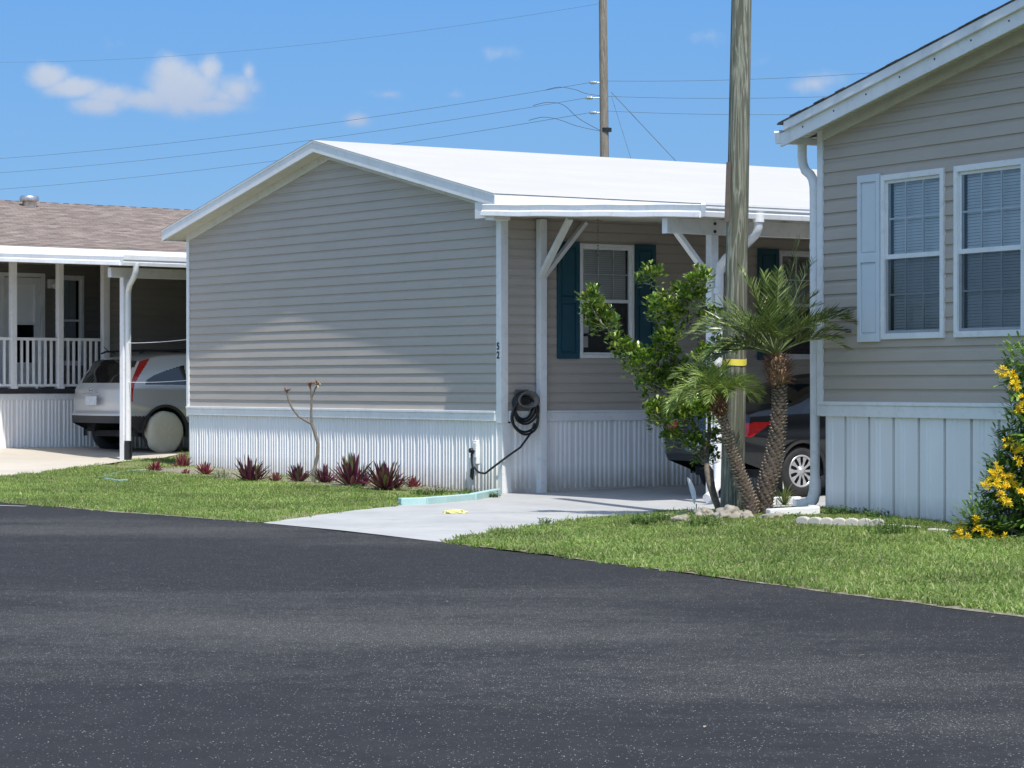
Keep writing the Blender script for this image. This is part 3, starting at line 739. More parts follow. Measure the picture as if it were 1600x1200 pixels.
# house number
def text_mesh(ch, size, name, parent, loc, rot, mat='black', ext=.003):
    cu = bpy.data.curves.new(name, 'FONT'); cu.body = ch; cu.size = size; cu.extrude = ext; cu.offset = .0025; cu.align_x = 'CENTER'
    t = bpy.data.objects.new('tmp', cu); COL.objects.link(t)
    dg = bpy.context.evaluated_depsgraph_get(); me = bpy.data.meshes.new_from_object(t.evaluated_get(dg))
    bpy.data.objects.remove(t); o = bpy.data.objects.new(name, me); me.materials.clear(); me.materials.append(M[mat])
    COL.objects.link(o); o.parent = parent; o.location = loc; o.rotation_euler = rot; return o
text_mesh('5', .125, 'house_number', house, (.050, -.032, 1.80), (rad(90), 0, 0))
text_mesh('2', .125, 'house_number', house, (.050, -.032, 1.69), (rad(90), 0, 0))

# ------------------------------------------------------------------ RIGHT HOUSE
RC = (3.05, 26.2); RU = (.4405, -.8977); RV = (.8977, .4405)
ROT_R = math.atan2(RU[1], RU[0])
def rw(a, b): return (RC[0]+RU[0]*a+RV[0]*b, RC[1]+RU[1]*a+RV[1]*b)
rh = thing('mobile_home', 'beige vinyl sided house with pale blue shutter and two gridded windows at right', 'house', (RC[0], RC[1], 0), ROT_R)
RW = 8.0
def rund(x): return 3.86+.19*(x if x < 4 else 8-x)
RTOP = .13
rwins = [(1.04, 2.05, 1.79, 3.34), (2.21, 3.26, 1.79, 3.34)]
def rR(z): return RW if z < rund(RW) else 4+(rund(4)-z)/.19
def rL(z): return 0.0 if z < rund(0) else 4-(rund(4)-z)/.19
m = siding(MB(), .132, 1.19, rund(4)-.02, rL, rR, holes=rwins); m.build('wall', 'siding_right', rh)
m = siding(MB(), .132, 1.19, rund(0), lambda z: 0.0, lambda z: 14.0, y=-.0, axis='y', sgn=-1); m.build('wall', 'siding_right', rh)
m = MB()
for a0, a1, z0, z1 in ((.0, 1.04, 0, 3.8), (1.04, 2.05, 0, 1.79), (1.04, 2.05, 3.34, 3.8), (2.05, 2.21, 0, 3.8), (2.21, 3.26, 0, 1.79), (2.21, 3.26, 3.34, 3.8), (3.26, 8, 0, 3.8)):
    m.add([(a0,.03,z0),(a1,.03,z0),(a1,.03,z1),(a0,.03,z1)], [(0,1,2,3)])
m.add([(.0,.03,3.8),(8,.03,3.8),(4,.03,4.55)], [(0,1,2)])
m.add([(.02,.03,0),(.02,14,0),(.02,14,3.86),(.02,.03,3.86)], [(0,1,2,3)]); m.add([(8,0,0),(8,14,0),(8,14,3.86),(8,0,3.86)], [(0,1,2,3)])
m.add([(0,14,0),(8,14,0),(8,14,3.86),(4,14,4.6),(0,14,3.86)], [(0,1,2,3,4)]); m.build('inner_wall', 'dark_room', rh)
m = MB(); m.box(-.01, RW, -.035, .0, 1.055, 1.165); m.box(-.01, RW, -.048, .0, 1.165, 1.20); bevel(m.build('belly_band', 'white', rh), .005)
def skirt_right(mb, x0, x1, z0, z1, y, axis, sgn):
    x = x0; pts = []
    while x < x1:
        for a, d in ((0,0),(.05,0),(.062,.012),(.074,0),(.11,0),(.118,.012),(.13,0),(.32,0),(.326,-.045),(.352,-.045),(.362,0)):
            if x+a < x1: pts.append((x+a, d))
        x += .41
    pts.append((x1, 0)); vs = []
    for u, d in pts:
        p = lambda z: (u, y-d*sgn, z) if axis == 'x' else (y+d*sgn, u, z)
        vs += [p(z0), p(z1)]
    mb.add(vs, [(2*i, 2*i+2, 2*i+3, 2*i+1) for i in range(len(pts)-1)])
m = MB(); skirt_right(m, .05, RW, -.05, 1.06, .0, 'x', 1); m.build('skirting', 'skirt', rh)
m = MB(); skirt_right(m, .0, 14, -.05, 1.06, .04, 'y', -1); m.build('skirting', 'skirt', rh)
m = MB(); m.box(-.07, .025, -.03, .0, 1.06, rund(0)); m.box(-.07, -.045, .0, .1, 1.06, rund(0)); bevel(m.build('corner_trim', 'white', rh), .006)
ROH = .30; RXL = -.31
def rslab(mb, x0, x1, y0, y1, d0, d1):
    mb.hexa([(x0,y0,rund(x0)+d0),(x1,y0,rund(x1)+d0),(x1,y1,rund(x1)+d0),(x0,y1,rund(x0)+d0),(x0,y0,rund(x0)+d1),(x1,y0,rund(x1)+d1),(x1,y1,rund(x1)+d1),(x0,y1,rund(x0)+d1)])
m = MB()
for a, b in ((RXL, 3.999), (4.001, 8.31)): rslab(m, a, b, -ROH, -ROH+.022, -.095, .035)
m.build('rake_fascia', 'white', rh)
m = MB()
for a, b in ((RXL+.10, 3.999), (4.001, 8.2)):
    rslab(m, a, b, -ROH-.035, -ROH-.001, .036, .052); rslab(m, a, b, -ROH-.026, -ROH+.01, .0521, .124)
m.build('rake_trim', 'white', rh)
m = MB()   # soffit panels with grooves running across
xx = RXL+.02
while xx < 8.2:
    x2 = xx+.10
    if not (xx < 4 < x2): rslab(m, xx, x2-.016, -ROH+.022, .0, -.004, .006); rslab(m, x2-.016, x2, -ROH+.022, .0, .004, .012)
    xx = x2
m.add([(RXL,0,rund(RXL)-.0),(0,0,rund(RXL)-.0),(0,14,rund(RXL)-.0),(RXL,14,rund(RXL)-.0)], [(0,1,2,3)])
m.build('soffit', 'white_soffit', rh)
m = MB()
for a, b in ((.025, 3.999), (4.001, 8.0)):
    rslab(m, a, b, -.034, .0, -.115, -.05); rslab(m, a, b, -.024, .0, -.05, -.005)
m.build('frieze', 'white_soffit', rh)
m = MB()
for a, b in ((RXL-.02, 3.999), (4.001, 8.33)): rslab(m, a, b, -ROH-.03, 14.2, .126, .136)
M['dark_shingle'] = mat_var('grey_shingle', (.10, .09, .085), (.20, .18, .16), 9, .95)
sh = m.build('roof', 'dark_shingle', rh)
m = MB(); xx = RXL     # ragged shingle butts at the rake
rr = random.Random(4)
while xx < 3.9:
    L = rr.uniform(.10, .20); rslab(m, xx, xx+L, -ROH-.030-rr.uniform(.0, .02), -ROH+.2,   .1362, .1362+rr.uniform(.003, .010)); xx += L
m.build('shingle_course', 'dark_shingle', rh)
m = MB(); gz = rund(RXL)+.07
pr = [(0,0),(0,-.13),(-.075,-.13),(-.09,-.08),(-.082,-.065),(-.105,-.04),(-.112,0),(-.10,0),(-.095,-.02),(-.01,-.02),(-.01,0)]
m.extrude([(a, 0, b) for a, b in pr], [(RXL, -ROH-.01, gz), (RXL, 5, gz), (RXL, 14, gz)]); gut = m.build('gutter', 'white', rh)
m = MB()
m.tube([(-.385,.0,gz-.12),(-.385,.0,gz-.24),(-.37,.0,gz-.32),(-.32,.0,gz-.39),(-.24,.0,gz-.43),(-.19,.0,gz-.48),(-.165,.0,gz-.56),(-.16,.0,gz-.7),(-.155,.0,2.0),(-.15,.0,.42)], .047, 14)
m.tube([(-.15,.0,.43),(-.15,.0,.32),(-.17,-.01,.24),(-.22,-.03,.185),(-.30,-.06,.165)], [.058,.06,.062,.066,.07], 14)
m.tube([(-.157,.0,2.70),(-.157,.0,2.75)], .051, 14)
m.build('downspout', 'white', rh)
for x0, x1, z0, z1 in rwins: window(rh, 'white', x0, x1, z0, z1, 0.0, 'x', 1, cols=3, rows=2, blind=.97, lower_grid=True, fw=.055)
M['shutter_pale'] = mat_var('pale_blue_shutter', (.66, .69, .72), (.72, .75, .77), 4, .5)
shutter(rh, 'shutter_pale', .66, 1.03, 1.77, 3.36, 0.0)
shutter(rh, 'shutter_pale', 3.28, 3.64, 1.77, 3.36, 0.0)
for i in range(7):
    x = .1+i*.55; m = MB(); m.lathe([(0,-.006),(.009,-.005),(.009,0)], 8, 'y', (x, -ROH, rund(x)-.01)); m.build('screw', 'black', rh)

# ------------------------------------------------------------------ LEFT HOUSE
LC = (-6.16, 42.5); LU = (.654, -.7565); LV = (.7565, .654); ROT_L = math.atan2(LU[1], LU[0])
def lw(a, b): return (LC[0]+LU[0]*a+LV[0]*b, LC[1]+LU[1]*a+LV[1]*b)
lh = thing('mobile_home', 'taupe house with brown shingle roof, railed porch and white carport at left', 'house', (LC[0], LC[1], 0), ROT_L)
A0 = -3.8; PB = 2.08         # porch rail line, porch end
def lroof(a): return 3.71-.25*abs(a+3.5) if a > -7.8 else 3.71-.25*abs(-7.8+3.5)+0
def lr(a): return 3.71+.25*(-3.5-a) if a > -7.8 else 3.71+.25*4.3-.25*(-7.8-a)
ltop, lbot = -4.0, 16.0
m = MB()
def lquad(mb, a0, a1, dz0, dz1): mb.hexa([(a0,ltop,lr(a0)+dz0),(a1,ltop,lr(a1)+dz0),(a1,lbot,lr(a1)+dz0),(a0,lbot,lr(a0)+dz0),(a0,ltop,lr(a0)+dz1),(a1,ltop,lr(a1)+dz1),(a1,lbot,lr(a1)+dz1),(a0,lbot,lr(a0)+dz1)])
# roof slopes: built flat in own frame so the shingle courses follow the slope
def roof_plane(a_lo, a_hi, name):
    Lx = lbot-ltop; z_lo, z_hi = lr(a_lo), lr(a_hi); sl = math.hypot(a_hi-a_lo, z_hi-z_lo)
    mb = MB(); n = int(sl/.125)
    for i in range(n):      # stepped courses
        y0 = sl*i/n; y1 = sl*(i+1)/n
        mb.hexa([(0,y0,0),(Lx,y0,0),(Lx,y1,0),(0,y1,0),(0,y0,.014),(Lx,y0,.014),(Lx,y1,.004),(0,y1,.004)])
    o = mb.build(name, 'shingle', lh)
    if a_hi < a_lo: ang = math.atan2(z_hi-z_lo, a_lo-a_hi); o.matrix_local = Matrix.Translation((a_lo, ltop, z_lo)) @ Matrix.Rotation(rad(90), 4, 'Z') @ Matrix.Rotation(ang, 4, 'X')
    return o
roof_plane(-3.45, -7.8, 'roof')
m = MB(); m.hexa([(-12.2,ltop,lr(-12.2)),(-7.8,ltop,lr(-7.8)),(-7.8,lbot,lr(-7.8)),(-12.2,lbot,lr(-12.2)),(-12.2,ltop,lr(-12.2)+.02),(-7.8,ltop,lr(-7.8)+.02),(-7.8,lbot,lr(-7.8)+.02),(-12.2,lbot,lr(-12.2)+.02)])
m.build('roof', 'shingle', lh)
m = MB(); m.box(-3.47, -3.44, ltop, lbot, 3.56, 3.70); m.build('eave_fascia', 'white', lh)
m = MB(); m.add([(-12,ltop+.2,3.5),(-3.46,ltop+.2,3.5),(-3.46,lbot,3.5),(-12,lbot,3.5)], [(0,1,2,3)]); m.build('porch_ceiling', 'white_soffit', lh)
m = MB()
# house walls
siding(m, .1222, 1.25, 3.5, lambda z: PB, lambda z: 15.9, holes=[(4.55, 5.45, 1.75, 3.2)], y=A0-.01, axis='y', sgn=1)
siding(m, .1222, 1.25, 3.5, lambda z: -3.8, lambda z: 3.2, holes=[(.86, 1.76, 1.30, 3.34), (2.0, 2.58, 1.7, 3.32)], y=A0-1.6, axis='y', sgn=1)
siding(m, .1222, 1.25, 3.5, lambda z: A0-1.6, lambda z: A0-.01, y=3.2, axis='x', sgn=1)
m.build('wall', 'siding_left', lh)
m = MB()
for a, segs in ((A0-.07, [(PB,4.55,0,3.5),(4.55,5.45,0,1.75),(4.55,5.45,3.2,3.5),(5.45,15.9,0,3.5)]), (A0-1.67, [(-3.8,.86,0,3.5),(.86,1.76,3.34,3.5),(1.76,2.0,0,3.5),(2.0,2.58,0,1.7),(2.0,2.58,3.32,3.5),(2.58,3.3,0,3.5)])):
    for b0, b1, z0, z1 in segs: m.add([(a,b0,z0),(a,b1,z0),(a,b1,z1),(a,b0,z1)], [(0,1,2,3)])
m.add([(A0-1.7,3.27,0),(A0-.07,3.27,0),(A0-.07,3.27,3.5),(A0-1.7,3.27,3.5)], [(0,1,2,3)])
m.add([(-12,-3.8,0),(A0-1.7,-3.8,0),(A0-1.7,-3.8,3.5),(-7.8,-3.8,4.7),(-12,-3.8,3.6)], [(0,1,2,3,4)])
m.add([(-12,15.9,0),(A0,15.9,0),(A0,15.9,3.6),(-7.8,15.9,4.7),(-12,15.9,3.6)], [(0,1,2,3,4)]); m.add([(-12,-3.8,0),(-12,15.9,0),(-12,15.9,3.5),(-12,-3.8,3.5)], [(0,1,2,3)])
m.build('inner_wall', 'dark_room', lh)
m = MB(); m.box(A0-.06, A0+.04, PB-.10, PB+.03, 1.25, 3.5); bevel(m.build('corner_trim', 'white', lh), .006)
m = MB(); m.box(A0-1.62, A0-.08, -3.8, 3.2, 1.215, 1.29); m.box(A0-.08, A0+.06, -3.8, PB, 1.215, 1.29); m.build('porch_floor', 'trim_plastic', lh)
m = MB(); m.box(A0+.0, A0+.03, -3.8, 15.8, 1.10, 1.205); bevel(m.build('belly_band', 'white', lh), .004)
m = MB(); sk_pattern(m, -3.8, 15.8, 1.10, A0, 'y', 1, .1); m.build('skirting', 'skirt', lh)
# porch posts, railing
for b in (-1.65, -.72, .2, 1.117, 2.018):
    m = MB(); s = .052
    m.box(A0-s, A0+s, b-s, b+s, 1.29, 3.52); m.box(A0-s-.012, A0+s+.012, b-s-.012, b+s+.012, 3.45, 3.50); m.box(A0-s-.012, A0+s+.012, b-s-.012, b+s+.012, 1.29, 1.34)
    bevel(m.build('porch_post', 'white', lh), .005)
for b0, b1 in ((-1.65, -.72), (-.72, .2), (.2, 1.117), (1.117, 2.018)):
    m = MB(); m.box(A0-.032, A0+.032, b0+.052, b1-.052, 2.115, 2.165); r = bevel(m.build('railing', 'white', lh), .004)
    m = MB(); m.box(A0-.022, A0+.022, b0+.052, b1-.052, 1.325, 1.37)
    m.box(A0-.02, A0+.02, (b0+b1)/2-.02, (b0+b1)/2+.02, 1.29, 1.325); bevel(m.build('bottom_rail', 'white', r), .004)
    nb = 7
    for i in range(1, nb): 
        bb = b0+.052+(b1-b0-.104)*i/nb; m = MB(); m.box(A0-.018, A0+.018, bb-.018, bb+.018, 1.37, 2.115); m.build('baluster', 'white', r)
# porch door and windows
m = MB(); y = A0-1.6
for a, b, c, d in ((.86,.93,1.3,3.34),(1.69,1.76,1.3,3.34),(.93,1.69,3.27,3.34)): m.box(y-.02, y+.05, a, b, c, d)
dr = m.build('door', 'white', lh)
m = MB(); m.box(y-.02, y+.02, .94, 1.05, 1.3, 3.26); m.box(y-.02, y+.02, 1.57, 1.68, 1.3, 3.26); m.box(y-.02, y+.02, 1.05, 1.57, 3.14, 3.26); m.box(y-.02, y+.02, 1.05, 1.57, 1.3, 1.75); m.box(y-.02, y+.02, 1.05, 1.57, 2.42, 2.47); m.build('door_frame', 'white', dr)
m = MB(); m.box(y-.03, y-.02, 1.05, 1.57, 2.47, 3.14); m.build('door_blind', 'blind', dr)
m = MB(); m.box(y-.03, y-.02, 1.05, 1.57, 1.75, 2.42); m.build('door_pane', 'car_glass', dr)
window(lh, 'white', 2.0, 2.58, 1.7, 3.32, A0-1.6, 'y', 1, cols=1, rows=1, blind=0, curtain=True, fw=.06)
window(lh, 'white', 4.55, 5.45, 1.75, 3.2, A0-.01, 'y', 1, cols=2, rows=1, blind=.5, fw=.05)
m = MB(); m.box(A0-.02, A0+.03, 4.36, 4.54, 1.25, 3.5); m.build('wall_trim', 'white', lh)
m = MB(); m.box(y, y+.10, 1.82, 1.94, 3.08, 3.24); m.lathe([(.0,.1),(.05,.12),(.06,.22),(0,.24)], 10, 'x', (y, 1.88, 3.12)); m.build('porch_light', 'white', lh)
m = MB(); siding(m, .1222, .15, 3.3, lambda z: A0+.05, lambda z: .9, y=8.2, axis='x', sgn=1); m.build('light_block_wall', 'siding_left', lh)  # another added wall out of view, keeps the space behind the SUV dark
# left carport
LX1 = .63
def lct(a): return 3.57-(a+3.5)*.051
m = MB(); m.hexa([(-3.5,-.45,lct(-3.5)-.04),(LX1,-.45,lct(LX1)-.04),(LX1,15,lct(LX1)-.04),(-3.5,15,lct(-3.5)-.04),(-3.5,-.45,lct(-3.5)),(LX1,-.45,lct(LX1)),(LX1,15,lct(LX1)),(-3.5,15,lct(-3.5))])
m.hexa([(-3.5,-5,lct(-3.5)-.04),(-3.2,-5,lct(-3.5)-.04),(-3.2,-.45,lct(-3.5)-.04),(-3.5,-.45,lct(-3.5)-.04),(-3.5,-5,lct(-3.5)),(-3.2,-5,lct(-3.5)),(-3.2,-.45,lct(-3.5)),(-3.5,-.45,lct(-3.5))])
m.build('carport_roof', 'roof_white', lh)
m = MB(); pr = [(0,0),(-.012,-.01),(-.010,-.075),(-.030,-.090),(-.040,-.142),(-.030,-.150),(.0,-.150)]
m.extrude([(0, a, b) for a, b in pr], [(-3.45+(LX1+3.45)*i/20, -.462, lct(-3.45+(LX1+3.45)*i/20)+.01) for i in range(21)]); m.build('end_fascia', 'white', lh)
m = MB(); pr = [(0,0),(0,-.160),(.075,-.160),(.088,-.11),(.082,-.092),(.100,-.070),(.108,0),(.1,0),(.1,-.02),(.01,-.02),(.01,0)]
m.extrude([(a, 0, b) for a, b in pr], [(LX1, -.48, lct(LX1)+.02), (LX1, 7, lct(LX1)+.015), (LX1, 15, lct(LX1)+.01)]); m.build('gutter', 'white', lh)
m = MB(); m.box(-.05, .05, -.28, 14.5, 3.06, 3.215); bevel(m.build('beam', 'white', lh), .005)
for b in (0, 3.3, 6.6):
    wx, wy = lw(0, b); m = MB(); m.box(-.055, .055, b-.055, b+.055, g(wx, wy)-.02, 3.06); bevel(m.build('post', 'white', lh), .006)
m = MB(); m.tube([(LX1+.05,-.22,3.26),(LX1+.04,-.22,3.14),(LX1-.03,-.2,3.06),(.30,-.09,2.94),(.15,-.02,2.86),(.11,0,2.76),(.11,0,.46)], .046, 12); m.build('downspout', 'white', lh)
m = MB(); wx, wy = lw(.11, 0); m.tube([(.11,0,.47),(.11,0,g(wx, wy)+.0)], .062, 14); m.build('drain_boot', 'black', lh)
# roof vent
m = MB(); a_, b_ = -7.35, 2.62; z_ = lr(a_)
m.lathe([(.13,-.05),(.13,.10),(.17,.10),(.18,.12),(.18,.17),(.16,.20),(0,.215)], 20, 'z', (a_, b_, z_)); m.build('roof_vent', 'steel', lh)
# ropes strung across the neighbour's carport
for z0, zz, lab in ((2.02, 2.03, 'upper thin white rope strung from the carport post to the gabled house'), (1.40, 1.41, 'lower thin white rope strung from the carport post to the gabled house')):
    a = Vector((*lw(.06, .0), z0+.0)); b = Vector((*cw(-8.46, .05), zz+.02)); m = MB()
    m.tube([a.lerp(b, t)-Vector((0,0,.05*4*t*(1-t)*.3)) for t in [i/8 for i in range(9)]], .005, 6)
    if True:
        o = m.build('rope', 'white'); tag(o, lab, 'rope', 'ropes across the left carport')
# ------------------------------------------------------------------ CARS
def interp(pts, x):
    xs = [p[0] for p in pts]; ys = [p[1] for p in pts]
    if x <= xs[0]: return ys[0]
    if x >= xs[-1]: return ys[-1]
    for i in range(len(xs)-1):
        if xs[i] <= x <= xs[i+1]:
            t = (x-xs[i])/(xs[i+1]-xs[i]); 
            m0 = (ys[i+1]-ys[i-1])/(xs[i+1]-xs[i-1])*(xs[i+1]-xs[i]) if i > 0 else (ys[i+1]-ys[i])
            m1 = (ys[i+2]-ys[i])/(xs[i+2]-xs[i])*(xs[i+1]-xs[i]) if i+2 < len(xs) else (ys[i+1]-ys[i])
            t2, t3 = t*t, t*t*t
            return (2*t3-3*t2+1)*ys[i]+(t3-2*t2+t)*m0+(-2*t3+3*t2)*ys[i+1]+(t3-t2)*m1
def interl(pts, x): return float(np.interp(x, [p[0] for p in pts], [p[1] for p in pts]))
def islands(mb):
    key = {}; par = []
    def find(a):
        while par[a] != a: par[a] = par[par[a]]; a = par[a]
        return a
    ids = []
    for v in mb.v:
        k = (round(v[0], 3), round(v[1], 3), round(v[2], 3))
        if k not in key: key[k] = len(par); par.append(len(par))
        ids.append(key[k])
    for f in mb.f:
        a = find(ids[f[0]])
        for i in f[1:]:
            b = find(ids[i]); par[b] = a
    out = {}
    for f, sm in zip(mb.f, mb.sm):
        out.setdefault(find(ids[f[0]]), MB()).add([mb.v[i] for i in f], [tuple(range(len(f)))], sm)
    big = max(len(m.f) for m in out.values())
    return [m for m in out.values() if len(m.f) > big*.05]
def car(name, label, cfg, loc, rotz):
    """+y is forward, rear at y=0; wheels on z=0"""
    root = thing(name, label, 'car', loc, rotz)
    L, HWd = cfg['L'], cfg['W']/2
    top, belt, sill = cfg['top'], cfg['belt'], cfg['sill']
    rearx, frontx = cfg['rear'], cfg['front']      # y offset as a function of z
    parts = {}
    def put(key, q, sm=True):
        parts.setdefault(key, MB()).add(q, [(0,1,2,3)], sm)
    NU, NV = 330, 70
    wheels = cfg['wheels']; wr = cfg['wr']
    def side_pt(u, v):
        # v 0..1 sill->belt, 1..2 belt->roof edge
        yn = u*L
        zt = interp(top, yn); zb = min(interp(belt, yn), zt-.03); zs = interp(sill, yn)
        if v <= 1: z = zs+(zb-zs)*v
        else: z = zb+(zt-.035-zb)*(v-1)
        r0, r1 = interl(rearx, z), L-interl(frontx, z)
        y = r0+.10+(r1-.10-(r0+.10))*u
        if v <= 1:
            k = v; x = HWd*(1-.055*(1-k)**2*1.2-.02*k*k)+.018*math.exp(-((k-.62)/.10)**2)
        else:
            k = v-1; x = HWd*(.98)-(cfg['tumble'])*(zt-.035-zb)*k**1.1
        # plan taper at both ends
        e = min(y-r0, r1-y); 
        x *= 1-.10*math.exp(-((y-r0)/.30))-.16*math.exp(-((r1-y)/.45))
        return (x, y, z)
    for s in (1, -1):
        grid = [[side_pt(i/NU, 2*j/NV) for j in range(NV+1)] for i in range(NU+1)]
        for i in range(NU):
            for j in range(NV):
                q = [grid[i][j], grid[i+1][j], grid[i+1][j+1], grid[i][j+1]]
                cy = sum(p[1] for p in q)/4; cz = sum(p[2] for p in q)/4; v = 2*(j+.5)/NV
                if any((cy-wy)**2+(cz-wr)**2 < (wr+cfg['ag']-.015)**2 for wy in wheels): continue
                key = cfg['side'](cy, cz, v)
                dx = -.012 if key in ('side_window',) else 0
                q = [(s*(p[0]+dx), p[1], p[2]) for p in q]
                if s < 0: q = q[::-1]
                put(key, q)
    # top surface
    NX = 14
    for i in range(NU):
        ring = []
        for k in (i, i+1):
            e = side_pt(k/NU, 2.0); zt = interp(top, k/NU*L)
            ring.append([(e[0]*t, e[1]-.0, zt-.035*abs(t)**3.2) for t in [(-1+2*a/NX) for a in range(NX+1)]])
        for a in range(NX):
            q = [ring[0][a], ring[0][a+1], ring[1][a+1], ring[1][a]]
            cy = sum(p[1] for p in q)/4; key = cfg['topf'](cy, abs(-1+2*(a+.5)/NX), sum(p[2] for p in q)/4); put(key, q)
    # caps
    for end in (0, 1):
        NVc = 46; NXc = 30
        rows = []
        for j in range(NVc+1):
            e = side_pt(end, 2*j/NVc) ; row = []
            for a in range(NXc+1):
                t = -1+2*a/NXc
                off = .10*(1-abs(t)**3.0)
                yy = e[1]-off if end == 0 else e[1]+off*1.4
                row.append((e[0]*t, yy, e[2]+(.035*(1-abs(t)**3.2) if j == NVc else 0)))
            rows.append(row)
        for j in range(NVc):
            for a in range(NXc):
                q = [rows[j][a], rows[j][a+1], rows[j+1][a+1], rows[j+1][a]]
                cx = sum(p[0] for p in q)/4; cz = sum(p[2] for p in q)/4
                key = cfg['rearf'](cx, cz) if end == 0 else cfg['frontf'](cx, cz); put(key, q)
    # floor
    zs = interp(sill, L/2); m = parts.setdefault('underbody', MB()); m.box(-HWd+.25, HWd-.25, .45, L-.4, zs+.02, zs+.12)
    for wy in wheels:                # wheel wells
        for s in (1, -1):
            n = 24; vs = []
            for k in range(n+1):
                a = math.pi*k/n; 
                for xx in (HWd-.02, HWd-.32): vs.append((s*xx, wy+(wr+cfg['ag'])*math.cos(a), wr+(wr+cfg['ag'])*math.sin(a)))
            m.add(vs, [(2*k, 2*k+1, 2*k+3, 2*k+2) for k in range(n)], True)
            lip = []
            for k in range(41):
                a = math.pi*(k-2)/36
                for rr_, xx in ((wr+cfg['ag']-.03, HWd-.05), (wr+cfg['ag']-.03, HWd+.004), (wr+cfg['ag']+.015, HWd+.002)): lip.append((s*xx, wy+rr_*math.cos(a), wr+rr_*math.sin(a)))
            parts.setdefault('arch_lip'+('' if (wy, s) == (wheels[0], 1) else '#%s%s' % (wy, s)), MB()).add(lip, [(3*k+j, 3*k+j+1, 3*k+j+4, 3*k+j+3) for k in range(40) for j in range(2)], True)
            c = [(s*(HWd-.32), wy+(wr+cfg['ag'])*math.cos(math.pi*k/n), wr+(wr+cfg['ag'])*math.sin(math.pi*k/n)) for k in range(n+1)]
            m.add(c, [tuple(range(n+1))])
    body = None
    order = ['body']+[k for k in parts if k != 'body']
    for key in order:
        mats = cfg['mats']; nm = key.split('#')[0]
        pieces = [parts[key]]
        if nm not in ('body', 'underbody', 'arch_lip', 'panel_gap', 'bumper', 'windscreen', 'rear_window'): pieces = islands(parts[key])
        for pc in pieces:
            o = pc.build(nm, mats.get(nm, cfg['lip'] if nm == 'arch_lip' else 'trim_plastic'), root)
            bm = bmesh.new(); bm.from_mesh(o.data); bmesh.ops.remove_doubles(bm, verts=bm.verts, dist=.0004); bmesh.ops.recalc_face_normals(bm, faces=bm.faces); bm.to_mesh(o.data); bm.free()
    # wheels
    for wy in wheels:
        for s in (1, -1):
            w = .20; cx = s*(HWd-.03-w/2); r = wr
            m = MB(); m.lathe([(r*.60,-w/2+.01),(r*.66,-w/2-.004),(r*.90,-w/2),(r*.975,-w/2+.025),(r,-w/2+.05),(r,w/2-.05),(r*.975,w/2-.025),(r*.90,w/2),(r*.66,w/2+.004),(r*.60,w/2-.01)], 40, 'x', (cx, wy, wr))
            wh = m.build('wheel', 'rubber', root)
            m = MB(); f = s
            R = r*.645; x0 = cx+s*(w/2-.002)
            m.lathe([(0, s*.012), (.03, s*.012), (.034, s*.004), (R*.30, s*.0), (R*.34, -s*.012)], 24, 'x', (x0, wy, wr))
            m.lathe([(R*.86, -s*.004), (R*.90, s*.008), (R*.98, s*.006), (R, -s*.012)], 40, 'x', (x0, wy, wr))
            ns = 10
            for k in range(ns):
                a0 = 2*math.pi*k/ns
                for da, db in ((.0, .0),):
                    wi, wo = .13*1.0, .155
                    pts = []
                    for rr_, ww, dd in ((R*.30, .26, 0), (R*.55, .13, .004), (R*.88, .19, .0)):
                        for sg in (-1, 1):
                            a = a0+sg*ww; pts.append((x0+s*dd, wy+rr_*math.cos(a), wr+rr_*math.sin(a)))
                    m.add(pts, [(0,1,3,2), (2,3,5,4)])
            m.build('rim', 'hubcap', wh)
            m = MB(); m.lathe([(0,0),(R,0)], 24, 'x', (x0-s*.03, wy, wr)); m.build('brake_disc', 'black', wh)
    return root

# silver SUV
SUV = dict(ag=.105, lip='trim_plastic', L=4.52, W=1.82, tumble=.30, wheels=(.86, 3.50), wr=.345,
  top=[(0,1.56),(.22,1.62),(.6,1.66),(1.4,1.69),(2.2,1.67),(2.75,1.60),(3.25,1.28),(3.5,1.08),(3.9,1.03),(4.3,.95),(4.52,.86)],
  belt=[(0,1.07),(1.0,1.05),(2.4,1.02),(3.1,1.00),(3.5,.98),(4.52,.80)],
  sill=[(0,.50),(.3,.36),(.5,.28),(3.9,.26),(4.52,.36)],
  rear=[(0,.10),(.36,.06),(.50,.0),(.66,.0),(.70,.05),(.9,.06),(1.06,.08),(1.30,.22),(1.56,.40),(1.7,.50)],
  front=[(0,.1),(.5,.0),(.8,.05),(1.0,.2)],
  mats=dict(body='suv_paint', side_window='car_glass', rear_window='car_glass', bumper='trim_plastic', side_trim='trim_plastic', tail_light='red_lens', windscreen='car_glass', underbody='rubber', reflector='red_lens', headlight='clear_lens', panel_gap='black'))
def suv_side(y, z, v):
    if v < 1 and z < (.62 if y < .62 else .50): return 'side_trim'
    if v < 1.02 and z > .50 and any(abs(y-q) < .008 for q in (1.345, 2.35, 3.28)): return 'panel_gap'
    if v < 1 and .985 < z < 1.0 and 1.345 < y < 3.28: return 'body'
    if v > 1.0 and y < 3.2:
        lo = 1.0
        # quarter + doors glass outline
        if .50 < y < 3.05:
            t = (y-.50)/1.15
            zt = 1.17+.37*min(1, max(0, t))**.62
            if 1.14 < z < min(zt, 1.545): 
                if not (1.32 < y < 1.37 or 2.32 < y < 2.38): return 'side_window'
    if .80 < z < 1.58:
        yr = interl(SUV['rear'], z)
        wdt = .085 if z < 1.12 else .070+.085*(z-1.12)/.4
        if z > .86 and y-yr < .10+wdt: return 'tail_light'
    return 'body'
SUV['side'] = suv_side
SUV['topf'] = lambda y, t, z: 'windscreen' if (2.75 < y < 3.40 and t < .9) else 'body'
